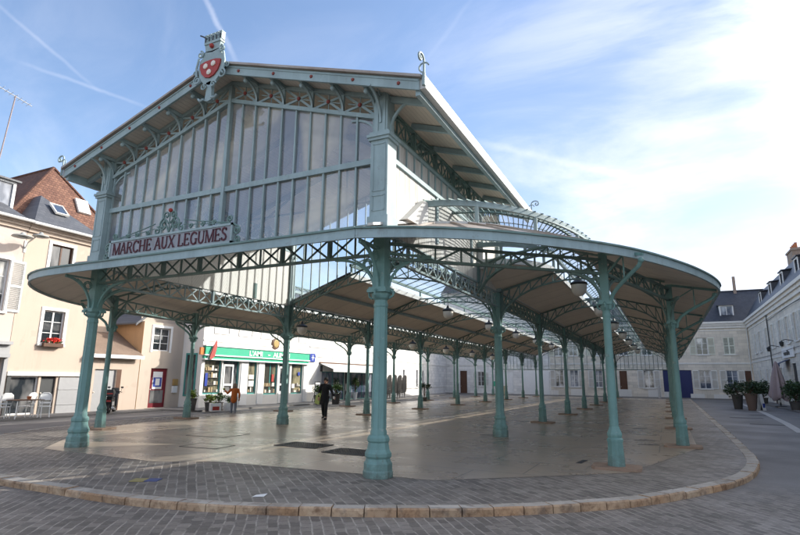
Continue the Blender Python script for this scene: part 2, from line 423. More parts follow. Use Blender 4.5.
# walls
def render_wall(name, col, dirt=(.35,.3,.25), amt=.35, stone=None):
    m = NT(name); v = m.coord()
    n = m.noise(v, .8, 7, .65); f = m.noise(v, 30, 4, .7); st = m.noise(m.coord((2.5,2.5,.25)), 1.0, 6, .65)
    c = m.mix(n, tuple(x*.9 for x in col), tuple(min(1, x*1.07) for x in col))
    c = m.mix(m.math('MULTIPLY', m.ramp(st, [(.52, 0.0), (.75, 1.0)]), amt), c, tuple(col[i]*.55+dirt[i]*.25 for i in range(3)))
    pt = m.noise(v, .38, 4, .6, .5); c = m.mix(m.ramp(pt, [(.57, 0.0), (.585, .55)]), c, tuple(x*.86 for x in col))
    gr = m.noise(m.coord((6,6,.5)), 1.0, 7, .7); c = m.mix(m.math('MULTIPLY', m.ramp(gr, [(.56, 0.0), (.74, 1.0)]), .30), c, tuple(x*.5 for x in col))
    h = f
    if stone:
        sp = m.new('ShaderNodeSeparateXYZ'); m.link(v, sp.inputs[0]); cb = m.new('ShaderNodeCombineXYZ'); m.link(m.math('ADD', sp.outputs[0], sp.outputs[1]), cb.inputs[0]); m.link(sp.outputs[2], cb.inputs[1])
        b = m.new('ShaderNodeTexBrick'); b.inputs['Scale'].default_value = 1; b.inputs['Brick Width'].default_value = stone[0]; b.inputs['Row Height'].default_value = stone[1]; b.inputs['Mortar Size'].default_value = .008
        b.inputs['Color1'].default_value = (.84,.84,.84,1); b.inputs['Color2'].default_value = (1.06,1.05,1.03,1); b.inputs['Mortar'].default_value = (.66,.64,.62,1)
        m.link(cb.outputs[0], b.inputs['Vector']); c = m.mix(1.0, c, b.outputs['Color'], 'MULTIPLY')
        h = m.math('MULTIPLY_ADD', f, .4, m.math('SUBTRACT', 1.0, b.outputs['Fac']))
    m.pbr(c, .88, m.bump(h, .25, .008)); return m.mat
M['cream'] = render_wall('cream_render', (.50,.405,.33))
M['pink']  = render_wall('pale_pink_render', (.55,.465,.415))
M['ochre'] = render_wall('ochre_render', (.51,.43,.355))
M['ochre_side'] = render_wall('ochre_side_render', (.56,.36,.20))  # browner and more orange than the front wall
M['white_wall'] = render_wall('white_painted_wall', (.76,.74,.70), amt=.25)
M['white_stone'] = render_wall('whitewashed_stone', (.76,.75,.73), amt=.4, stone=(.75,.35))
M['far_stone'] = render_wall('pale_limestone', (.70,.64,.55), amt=.45, stone=(.8,.34))
M['right_stone'] = render_wall('grey_limestone', (.72,.68,.61), amt=.4, stone=(.7,.33))
M['trim'] = render_wall('pale_trim', (.70,.68,.64), amt=.3)
M['slate'] = brickmat('slate_roof', (.075,.08,.092), (.105,.11,.122), (.035,.037,.042), 1.0, .25, .16, .006, (0,0,0), .55, .5, .01, var=.25, swz='XZY')
M['slate_dark'] = brickmat('dark_slate_roof', (.030,.034,.046), (.045,.05,.064), (.014,.016,.02), 1.0, .25, .16, .006, (0,0,0), .5, .5, .01, var=.25, swz='XZY')
M['tile'] = brickmat('brown_clay_tile', (.105,.045,.028), (.17,.075,.045), (.04,.02,.014), 1.0, .18, .13, .009, (0,0,0), .85, .8, .02, var=.4, swz='XZY', stain=(.10,.055,.04))
M['white_paint'] = simple('white_joinery', (.74,.74,.73), .5, .06)
M['shutter'] = simple('pale_shutter', (.76,.76,.73), .55, .08)
M['shutter_green'] = simple('pale_green_shutter', (.72,.74,.64), .55, .1)
M['brown_wood'] = simple('brown_wood', (.10,.045,.025), .55, .25, 9)
M['red_door'] = simple('dark_red_door', (.16,.012,.022), .4)
M['blue_door'] = simple('deep_blue_door', (.018,.026,.11), .45)
M['grey_door'] = simple('grey_metal_panel', (.34,.34,.345), .5, .1)
M['dark_grey'] = simple('dark_grey_panel', (.055,.058,.06), .5)
M['green_sign'] = simple('emerald_fascia', (.045,.40,.24), .4)
M['teal_frame'] = simple('teal_joinery', (.06,.27,.25), .45)
M['white_plastic'] = simple('white_plastic', (.78,.78,.77), .4, .04)
M['blue_sign'] = simple('blue_enamel', (.03,.06,.32), .4)
M['awning'] = simple('white_canvas', (.74,.73,.70), .8)
M['terracotta'] = simple('terracotta_pot', (.40,.14,.06), .8)
M['chimney'] = brickmat('chimney_brick', (.26,.17,.12), (.34,.24,.18), (.4,.38,.34), 1.0, .22, .08, .01, (0,0,0), .85, .5, .01, swz='XZY')
M['planter'] = simple('grey_planter', (.07,.065,.06), .6)
M['planter_brown'] = simple('taupe_planter', (.14,.095,.075), .6)
M['leaf'] = None
def m_leaf(name, a, b):
    m = NT(name); v = m.coord(); n = m.noise(v, 11, 3)
    c = m.mix(m.ramp(n, [(.3, 0.0), (.7, 1.0)]), a, b); m.pbr(c, .5, None, 0, .4); return m.mat
M['leaf'] = m_leaf('shrub_leaf', (.03,.075,.015), (.085,.15,.03))
M['leaf_dark'] = m_leaf('dark_leaf', (.012,.035,.012), (.04,.075,.025))
M['leaf_yellow'] = m_leaf('yellow_green_leaf', (.10,.17,.02), (.24,.30,.04))
M['flower'] = m_leaf('red_flower', (.6,.015,.01), (.75,.05,.02))

M['display_tan'] = simple('display_tan', (0.36, 0.27, 0.15), .6)

M['display_pale'] = simple('display_pale', (0.6, 0.58, 0.52), .6)

M['display_dark'] = simple('display_dark', (0.08, 0.07, 0.06), .6)
# ================================================================== THE MARKET HALL
W, XD, Y1, LB, NB = 4.2, 9.2, 7.98, 6.41, 7
YE = Y1 + NB*LB                       # last frame
YEND = YE + .9                        # roof end
ys = [Y1 + i*LB for i in range(NB+1)]
hall = thing('market_hall', 'open iron market hall with teal columns, glazed front gable and curving canopy', 'market hall')

def smoothed(pts, n=28):
    """edge as radius over angle about the pavilion corner column (W, Y1)"""
    ang = sorted((math.atan2(p[1]-Y1, p[0]-W), math.hypot(p[0]-W, p[1]-Y1)) for p in pts)
    out = []
    for i in range(n+1):
        a = -PI/2 + PI/2*i/n
        for (a0, r0), (a1, r1) in zip(ang, ang[1:]):
            if a <= a1 + 1e-9: break
        t = 0 if a1 == a0 else max(0, min(1, (a-a0)/(a1-a0)))
        out.append([a, r0 + (r1-r0)*t])
    for _ in range(6):
        r = [o[1] for o in out]
        for i in range(1, n): out[i][1] = (r[i-1]+2*r[i]+r[i+1])/4
    return [(W + r*math.cos(a), Y1 + r*math.sin(a)) for a, r in out]
EDGE = {1: smoothed([(4.2,-1.0),(4.95,-.77),(6.18,0),(7.05,.87),(8.25,2.18),(9.12,3.83),(9.85,5.6),(10.3,7.2),(10.45,7.98)]),
       -1: smoothed([(4.2,-1.0),(5.3,-1.0),(6.3,-.6),(8.0,.85),(9.4,2.8),(10.1,4.8),(10.4,6.6),(10.45,7.98)])}
def ell(a, b, n=28):
    return [(W + a*math.cos(-PI/2+PI/2*i/n), Y1 + b*math.sin(-PI/2+PI/2*i/n)) for i in range(n+1)]
LO, LI = ell(3.15, 6.2), ell(1.85, 2.1)
def sx(pts, s): return [(s*p[0],)+tuple(p[1:]) for p in pts]
def z3(pts, z): return [(p[0], p[1], z) for p in pts]
STR = [Y1 + (YEND-Y1)*k/12 for k in range(1, 13)]
def full(pts, x): return list(pts) + [(x, y) for y in STR]     # ring corner then straight aisle

ZF = 4.30          # top of the fascia
for s in (-1, 1):
    fo, lo, li = full(EDGE[s], 10.45), full(LO, 7.35), full(LI, 6.05)
    # soffit: outer slope and inner slope of the aisle
    mb = MB()
    mb.grid([sx(z3(fo, ZF-.10), s), sx([(a[0]+(b[0]-a[0])*.5, a[1]+(b[1]-a[1])*.5, 4.63) for a, b in zip(fo, lo)], s), sx(z3(lo, 5.04), s)])
    mb.build('soffit', M['soffit'], hall)
    mb = MB()
    mb.grid([[(s*W, Y1 if i < 29 else STR[i-29], 4.56) for i in range(len(li))], sx(z3(li, 5.04), s)])
    mb.build('soffit', M['soffit'], hall)
    # weathered sheets above, with rolls over the joints
    mb = MB()
    mb.grid([sx(z3(fo, ZF+.005), s), sx([(a[0]+(b[0]-a[0])*.5, a[1]+(b[1]-a[1])*.5, 4.74) for a, b in zip(fo, lo)], s), sx(z3(lo, 5.13), s)])
    mb.grid([[(s*W, Y1 if i < 29 else STR[i-29], 4.66) for i in range(len(li))], sx(z3(li, 5.13), s)])
    for i in range(0, 29, 2):
        a, b = fo[i], lo[i]
        mb.bar((s*a[0], a[1], ZF+.02), (s*(a[0]+b[0])/2, (a[1]+b[1])/2, 4.755), .05, .05)
        mb.bar((s*(a[0]+b[0])/2, (a[1]+b[1])/2, 4.755), (s*b[0], b[1], 5.145), .05, .05)
    y = Y1+1
    while y < YEND: mb.bar((s*10.45, y, ZF+.02), (s*7.35, y, 5.15), .05, .05); y += 1.0
    mb.build('roof', M['sheet'], hall)
    # fascia
    mb = MB(); mb.sweep(sx(z3(fo, ZF-.075), s), .05, .17)
    mb.build('fascia', M['fascia'], hall)
    mb = MB(); mb.sweep(sx(z3(fo, ZF+.022), s), .12, .035); mb.build('gutter_lip', M['iron'], hall)
    # lantern (raised skylight running round the corner and down the aisle)
    mb = MB()
    for e in (lo, li): mb.sweep(sx(z3(e, 5.09), s), .07, .16)
    mb.build('lantern_kerb', M['zinc'], hall)
    mb = MB()
    for e in (lo, li):
        mb.sweep(sx(z3(e, 5.60), s), .07, .13)
        for i in list(range(0, 29, 7)): mb.box(s*e[i][0]-.04, e[i][1]-.04+.05*(i == 0), 5.15, s*e[i][0]+.04, e[i][1]+.04+.05*(i == 0), 5.55)
        y = Y1 + LB/2
        while y < YEND: mb.box(s*e[-1][0]-.04, y-.04, 5.15, s*e[-1][0]+.04, y+.04, 5.55); y += LB/2
    mb.build('lantern_frame', M['gable'], hall)
    mid = [((a[0]+b[0])/2, (a[1]+b[1])/2) for a, b in zip(lo, li)]
    def up(a, c, t):  # arc from outer lip a to crown c
        return (a[0]+(c[0]-a[0])*t, a[1]+(c[1]-a[1])*t, 5.62 + .36*math.sin(t*PI/2))
    mb = MB()
    olo = [(a[0]+(a[0]-c[0])*.10, a[1]+(a[1]-c[1])*.10) for a, c in zip(lo, mid)]
    oli = [(a[0]+(a[0]-c[0])*.10, a[1]+(a[1]-c[1])*.10) for a, c in zip(li, mid)]
    rows = [sx([up(a, c, t) for a, c in zip(olo, mid)], s) for t in (0, .33, .66, 1)] + [sx([up(a, c, t) for a, c in zip(oli, mid)], s) for t in (.66, .33, 0)]
    mb.grid(rows); mb.build('lantern_glazing', M['glass_roof'], hall, fix=False)
    mb = MB()
    def barset(p, q, c):
        for e in (p, q):
            pl = [Vector((s*v[0], v[1], v[2]+.02)) for v in (up(e, c, 0), up(e, c, .33), up(e, c, .66), up(e, c, 1))]
            mb.sweep(pl, .022, .024)
    for i in range(29): barset(olo[i], oli[i], mid[i])
    y = Y1 + .55
    while y < YEND: barset((7.415, y), (5.985, y), (6.7, y)); y += .55
    mb.sweep([(s*v[0], v[1], 6.0) for v in mid], .07, .06)
    for t in (.33, .66):
        for e in (olo, oli): mb.sweep([(s*v[0], v[1], v[2]+.01) for v in [up(a, c, t) for a, c in zip(e, mid)]], .02, .02)
    mb.build('glazing_bars', M['iron'], hall)
    # flashing box where the lantern dies into the pavilion wall
    mb = MB(); mb.slab([(s*4.245,1.78,5.62),(s*4.245,1.58,5.60),(s*4.245,.70,4.95),(s*4.245,1.78,4.98)], (s*.17,0,0)); mb.build('flashing', M['trim'], hall)
    mb = MB(); mb.box(s*4.245, 5.9, 4.9, s*4.4, 6.1, 5.72); mb.build('flashing', M['zinc'], hall)
    # flaunching strip along the pavilion side
    mb = MB(); mb.bar((s*4.27, -.6, 4.50), (s*4.27, 1.8, 5.2), .12, .05); mb.build('flashing', M['zinc'], hall)
    # valley gutter between nave and aisle
    mb = MB(); mb.box(s*4.08, Y1, 4.57, s*4.32, YEND, 4.72); mb.build('valley_gutter', M['zinc'], hall)

# front strip of canopy below the gable
mb = MB(); mb.grid([[(-4.2,-1.0,ZF-.10),(4.2,-1.0,ZF-.10)],[(-4.2,0,4.52),(4.2,0,4.52)]]); mb.build('soffit', M['soffit'], hall)
mb = MB(); mb.grid([[(-4.2,-1.0,ZF+.005),(4.2,-1.0,ZF+.005)],[(-4.2,-.03,4.62),(4.2,-.03,4.62)]])
for k in range(9): mb.bar((-4.2+1.05*k,-1.0,ZF+.02),(-4.2+1.05*k,-.03,4.635),.05,.05)
mb.build('roof', M['sheet'], hall)
mb = MB(); mb.sweep([(-4.2,-1.0,ZF-.075),(4.2,-1.0,ZF-.075)], .05, .17); mb.build('fascia', M['fascia'], hall)
mb = MB(); mb.sweep([(-4.2,-1.0,ZF+.022),(4.2,-1.0,ZF+.022)], .12, .035); mb.build('gutter_lip', M['iron'], hall)

# nave roof behind the pavilion
def nave_z(x): return 4.56 + .352*(4.2-abs(x))
for s in (-1, 1):
    mb = MB(); mb.grid([[(s*4.2,Y1,4.56),(s*4.2,YEND,4.56)],[(s*1.45,Y1,nave_z(1.45)),(s*1.45,YEND,nave_z(1.45))]]); mb.build('soffit', M['soffit'], hall)
    mb = MB(); mb.grid([[(s*4.2,Y1,4.66),(s*4.2,YEND,4.66)],[(s*1.45,Y1,nave_z(1.45)+.1),(s*1.45,YEND,nave_z(1.45)+.1)]]); mb.build('roof', M['sheet'], hall)
    mb = MB(); mb.box(s*1.38, Y1, 5.42, s*1.46, YEND, 5.62); mb.build('lantern_kerb', M['zinc'], hall)
    mb = MB(); mb.bar((s*2.85,Y1,nave_z(2.85)-.07),(s*2.85,YEND,nave_z(2.85)-.07),.09,.13); mb.build('purlin', M['gable'], hall)
mb = MB(); mb.grid([[(-1.5,Y1,5.92),(-1.5,YEND,5.92)],[(0,Y1,6.38),(0,YEND,6.38)],[(1.5,Y1,5.92),(1.5,YEND,5.92)]]); mb.build('lantern_glazing', M['glass_roof'], hall)
mb = MB()
y = Y1+.2
while y < YEND:
    for s in (-1,1): mb.bar((s*1.5,y,5.93),(0,y,6.39),.03,.035)
    y += .8
for s in (-1,1):
    mb.box(s*1.38,Y1,5.84,s*1.46,YEND,5.95)
    y = Y1+.1
    while y < YEND: mb.box(s*1.39,y-.04,5.6,s*1.45,y+.04,5.86); y += LB/2
mb.box(-.04,Y1,6.36,.04,YEND,6.44)
mb.build('glazing_bars', M['iron'], hall)

# ------------------------------------------------------------------ columns
def octo(prof, n=8, c=(0,0,0)): 
    mb = MB(); mb.lathe(prof, c, n, PI/n); return mb
P_PED = {'big': octo([(.268,0),(.268,.10),(.255,.13),(.255,.24),(.228,.28),(.218,.32),(.24,.36),(.24,.41),(.20,.48),(.182,.59),(.20,.62),(.20,.67),(.168,.72)]),
         'mid': octo([(.24,0),(.24,.18),(.218,.22),(.228,.26),(.228,.31),(.185,.38),(.165,.52),(.18,.55),(.18,.60),(.15,.64)]),
         'row': octo([(.178,0),(.15,.50),(.163,.53),(.163,.57),(.135,.60),(.15,.64),(.15,.68),(.112,.76),(.10,.82)])}
SH = {'big': (.134,.122), 'mid': (.128,.115), 'row': (.090,.076)}
mesh_cache = {}
def cached(key, make, name, mat, smooth=False):
    if key not in mesh_cache:
        o = make().build(name, mat, None, smooth); mesh_cache[key] = o.data; bpy.data.objects.remove(o)
    o = bpy.data.objects.new(name, mesh_cache[key]); COL.objects.link(o); return o
def shaft_mb(k, ztop):
    r0, r1 = SH[k]; h0 = {'big':.72,'mid':.63,'row':.8}[k]; mb = MB()
    if k == 'row': mb.lathe([(r0,h0-.06),(r0,.9),(r1,3.2)], (0,0,0), 12)
    else:
        mb.lathe([(r0*1.12,h0-.05),(r0*1.12,h0+.06),(r0,h0+.10),(r1,3.15)], (0,0,0), 8, PI/8)
        for i in range(8):     # raised arrises between the flat faces
            a = PI/8 + i*PI/4
            mb.tube([(r0*math.cos(a), r0*math.sin(a), h0+.12), (r1*math.cos(a), r1*math.sin(a), 3.12)], .006, 5)
    w = {'big':.125,'mid':.115,'row':.085}[k]
    mb.box(-w,-w,3.3,w,w,ztop)
    return mb
def cap_mb(k):
    r = SH[k][1]; mb = MB()
    mb.lathe([(r,3.02),(r*1.12,3.05),(r*1.12,3.09),(r,3.11),(r,3.16),(r*1.35,3.2),(r*1.5,3.25),(r*1.5,3.30),(r*1.25,3.33)], (0,0,0), 12 if k=='row' else 8, PI/8)
    w = {'big':.20,'mid':.18,'row':.13}[k]
    mb.box(-w,-w,3.3,w,w,3.36); mb.box(-w*.9,-w*.9,3.36,w*.9,w*.9,3.40)
    for a in range(4):      # small leaf scrolls below the brackets
        c, s_ = math.cos(a*PI/2), math.sin(a*PI/2)
        mb.tube([(c*w*.9, s_*w*.9, 3.2),(c*w*1.25, s_*w*1.25, 3.24),(c*w*1.3, s_*w*1.3, 3.31),(c*w*1.05, s_*w*1.05, 3.34)], .022, 6)
    return mb
def bracket_mb(k, R, z1, z0=3.36):
    """quarter-arch bracket along local +x with a scroll in the spandrel"""
    w = {'big':.14,'mid':.125,'row':.085}[k]; mb = MB(); pts = []
    for i in range(11):
        t = i/10*PI/2; pts.append((w + (R-w)*(1-math.cos(t)), 0, z0 + (z1-z0)*math.sin(t)))
    mb.sweep(pts, .055, .05, (1,0,-.6))
    mb.sweep([(p[0]+.02,p[1],p[2]+.06) for p in pts[3:8]], .03, .03, (1,0,-.6))
    c = (w+.30*(R-w), z1-.20*(z1-z0)); r = .11*(z1-z0)/.7
    mb.sweep([(c[0]-.10+r*(1-i/16*.6)*math.cos(i*.7), 0, c[1]+r*(1-i/16*.6)*math.sin(i*.7)) for i in range(15)], .03, .022, (0,1,0))
    mb.bar((w, 0, z1+.03), (R, 0, z1+.03), .05, .04)
    return mb
def pad_mb():
    mb = MB(); mb.prism([(-.46,-.24),(-.38,-.33),(.38,-.33),(.46,-.24),(.46,.24),(.38,.33),(-.38,.33),(-.46,.24)], .001, .055); return mb
def column(k, x, y, brs, ztop=4.52, pad=True, matkey='col'):
    o = cached(('shaft',k,ztop), lambda: shaft_mb(k, ztop), 'column', M['col'], True)
    o.parent = hall; o.location = (x, y, 0)
    for key, name, f in (('ped','pedestal',lambda: P_PED[k]), ('cap','capital',lambda: cap_mb(k))):
        c = cached((key,k), f, name, M['col'], k == 'row'); c.parent = o
    if pad:
        c = cached(('pad',), pad_mb, 'stone_pad', M['plinth']); c.parent = o; c.rotation_euler = (0,0,random.choice((0,0,.05,-.06)))
    for ang, R, z1 in brs:
        c = cached(('br',k,R,z1), lambda: bracket_mb(k, R, z1), 'bracket', M['col'] if k != 'row' else M['iron']); c.parent = o; c.rotation_euler = (0,0,ang)
    return o
E_, N_, W_, S_ = 0, PI/2, PI, -PI/2
BC = math.atan2(3.2, 3.7)
for s in (-1, 1):
    out = E_ if s > 0 else W_; inn = W_ if s > 0 else E_
    column('big', s*W, 0, [(inn,1.05,4.03),(N_,1.05,4.03),(S_,.85,4.12),(BC if s>0 else PI-BC,1.0,4.05)], pad=False)
    column('mid', s*W, Y1, [(S_,1.0,4.03),(N_,1.0,4.03)], pad=False)
    for y in ys[1:]: column('row', s*W, y, [(S_,.85,4.03),(N_,.85,4.03)])
    for i, y in enumerate(ys):
        column('row', s*XD, y, [(N_,.85,3.93)] + ([(S_,.85,3.93)] if i else [(PI+.30-.1 if False else -PI/2-s*-.26,.8,3.93)]), ztop=4.42)
    column('row', s*7.91, 3.2, [(PI+BC if s>0 else -BC,.8,3.93),(math.atan2(4.78,1.29) if s>0 else PI-math.atan2(4.78,1.29),.8,3.93)], ztop=4.42)

# curved cantilever brackets carrying the canopy edge outside the outer columns
def cantilever(x, y, dx, dy, L, mat=M['col']):
    mb = MB(); pts = []
    for z, d in ((3.2,.10),(3.34,.13),(3.5,.22),(3.62,.36),(3.74,.54),(3.86,.74),(3.98,.94),(4.08,1.0)):
        pts.append((x+dx*d*L, y+dy*d*L, z))
    mb.tube(pts, .042, 8)
    e = pts[-1]; mb.sphere((e[0],e[1],e[2]), .06, 8, 6)
    mb.bar((x+dx*.08,y+dy*.08,4.40),(x+dx*L*1.05,y+dy*L*1.05,4.19),.05,.06)
    mb.bar((x+dx*.08,y+dy*.08,3.95),(x+dx*L*.55,y+dy*L*.55,4.28),.035,.03)
    mb.bar((x+dx*L*.55,y+dy*L*.55,3.72),(x+dx*L*.55,y+dy*L*.55,4.28),.035,.03)
    mb.build('cantilever_bracket', mat, hall, True)
for s in (-1, 1):
    for y in ys: cantilever(s*XD, y, s, 0, 1.12)
    cantilever(s*7.91, 3.2, s*.77, -.64, 1.0)

# ------------------------------------------------------------------ girders and trusses
def lattice(p, q, zb, zt, n, style='X', mat='iron', name='lattice_girder', arch=0.0, mbx=None, heavy=0):
    mb = mbx or MB(); p = Vector((p[0],p[1],0)); q = Vector((q[0],q[1],0))
    def low(t): return zb - 0.0 if not arch else zb - arch*(max(0, abs(t-.5)*2-.55)/.45)**2
    P = lambda t, z: (p.x+(q.x-p.x)*t, p.y+(q.y-p.y)*t, z)
    mb.bar(P(0,zt), P(1,zt), .09, .05)
    mb.sweep([P(i/n, low(i/n)) for i in range(n+1)], .09, .05)
    for i in range(n):
        t0, t1 = i/n, (i+1)/n
        if style == 'X':
            mb.bar(P(t0,low(t0)), P(t1,zt), .012, .042); mb.bar(P(t0,zt), P(t1,low(t1)), .012, .042)
        elif i % 2 == 0: mb.bar(P(t0,low(t0)), P(t1,zt), .03, .042)
        else: mb.bar(P(t0,zt), P(t1,low(t1)), .03, .042)
        w = .035 if not heavy or i % heavy else .10
        mb.bar(P(t0,low(t0)), P(t0,zt), w, .03 if w < .05 else .06, (q-p))
    return mb if mbx else mb.build(name, M[mat], hall)
lattice((-W,0), (W,0), 4.06, 4.50, 14, 'X', 'iron', heavy=2)
for s in (-1, 1):
    lattice((s*W,0), (s*W,Y1), 4.04, 4.50, 14, 'X', 'gable', heavy=7)
    lattice((s*W,0), (s*7.91,3.2), 3.98, 4.28, 9, 'W'); lattice((s*7.91,3.2), (s*XD,Y1), 3.98, 4.30, 9, 'W')
    for i in range(NB):
        lattice((s*W,ys[i]), (s*W,ys[i+1]), 4.05, 4.50, 12, 'X', 'iron')
        lattice((s*XD,ys[i]), (s*XD,ys[i+1]), 3.96, 4.36, 10, 'W', 'iron')

def arch_truss(P, top, bot, ts, mat='iron', name='arch_truss'):
    mb = MB()
    T = [P(t, top(t)) for t in ts]; B = [P(t, bot(t)) for t in ts]
    mb.sweep(T, .08, .05); mb.sweep(B, .08, .045)
    for i in range(len(ts)-1):
        if (Vector(T[i])-Vector(B[i])).length > .12:
            mb.bar(B[i], T[i], .03, .03, (0,1,0))
        mb.bar(*( (B[i], T[i+1]) if i < (len(ts)-1)/2 else (T[i], B[i+1]) ), .025, .035)
    return mb.build(name, M[mat], hall)
def aisle_top(d): return 4.50 + .285*(2.5-max(.62, abs(d)))
def aisle_bot(d): return 3.42 + 1.36*math.sqrt(max(0, 1-(d/2.42)**2))
TS = [-2.42,-2.3,-2.08,-1.75,-1.4,-1.05,-.7,-.35,0,.35,.7,1.05,1.4,1.75,2.08,2.3,2.42]
NS = [-4.1,-3.97,-3.7,-3.3,-2.9,-2.45,-2.0,-1.5,-1.0,-.5,0,.5,1.0,1.5,2.0,2.45,2.9,3.3,3.7,3.97,4.1]
def nave_top(x): return min(nave_z(x), 5.52)
def nave_bot(x): return 3.45 + 1.82*math.sqrt(max(0, 1-(x/4.1)**2))
for y in ys:
    for s in (-1, 1):
        arch_truss(lambda d, z: (s*(6.7+d), y, z), aisle_top, aisle_bot, TS)
    arch_truss(lambda x, z: (x, y, z), lambda x: nave_z(x)-.05 if y == Y1 and abs(x) > .4 else nave_top(x)-.03, lambda x: min(nave_bot(x), nave_z(x)-.25), NS)
for s in (-1, 1):       # half trusses from the pavilion side to the corner columns
    p0 = Vector((s*4.25, 5.9, 0)); p1 = Vector((s*7.91, 3.2, 0))
    mb = MB(); T = []; B = []
    for i in range(12):
        t = i/11; c = p0+(p1-p0)*t
        T.append((c.x, c.y, 4.98 + .06*math.sin(PI*min(1,t*2)) - max(0, t-.62)/.38*.62)); B.append((c.x, c.y, 3.55 + 1.25*math.sqrt(max(0, 1-((t-.45)/.55)**2)) if t > .45 else 4.02+.78*math.sqrt(1-((t-.45)/.46)**2)))
    mb.sweep(T, .08, .05); mb.sweep(B, .08, .045)
    for i in range(11):
        mb.bar(B[i], T[i], .03, .03, (0,1,0)); mb.bar(B[i], T[i+1], .025, .035)
    mb.build('arch_truss', M['iron'], hall)
    mb = MB(); mb.box(s*4.2-.09, 5.81, 4.5, s*4.2+.09, 5.99, 5.05); mb.build('post', M['iron'], hall)

# glazed screens closing the far ends
for x0, x1, zf in [(-9.2,-4.2,lambda x: aisle_bot(x+6.7)), (-4.2,4.2,nave_bot), (4.2,9.2,lambda x: aisle_bot(x-6.7))]:
    n = 12; mb = MB(); xs = [x0+.12+(x1-x0-.24)*i/n for i in range(n+1)]
    mb.grid([[(x, YE+.05, 2.95) for x in xs], [(x, YE+.05, max(3.4, zf(x))) for x in xs]]); mb.build('end_screen', M['glass_back'], hall)
    mb = MB(); mb.bar((x0,YE,2.95),(x1,YE,2.95),.08,.09)
    for x in xs: mb.bar((x,YE+.03,2.95),(x,YE+.03,max(3.4,zf(x))),.05,.03,(0,1,0))
    mb.build('screen_mullions', M['gable'], hall)

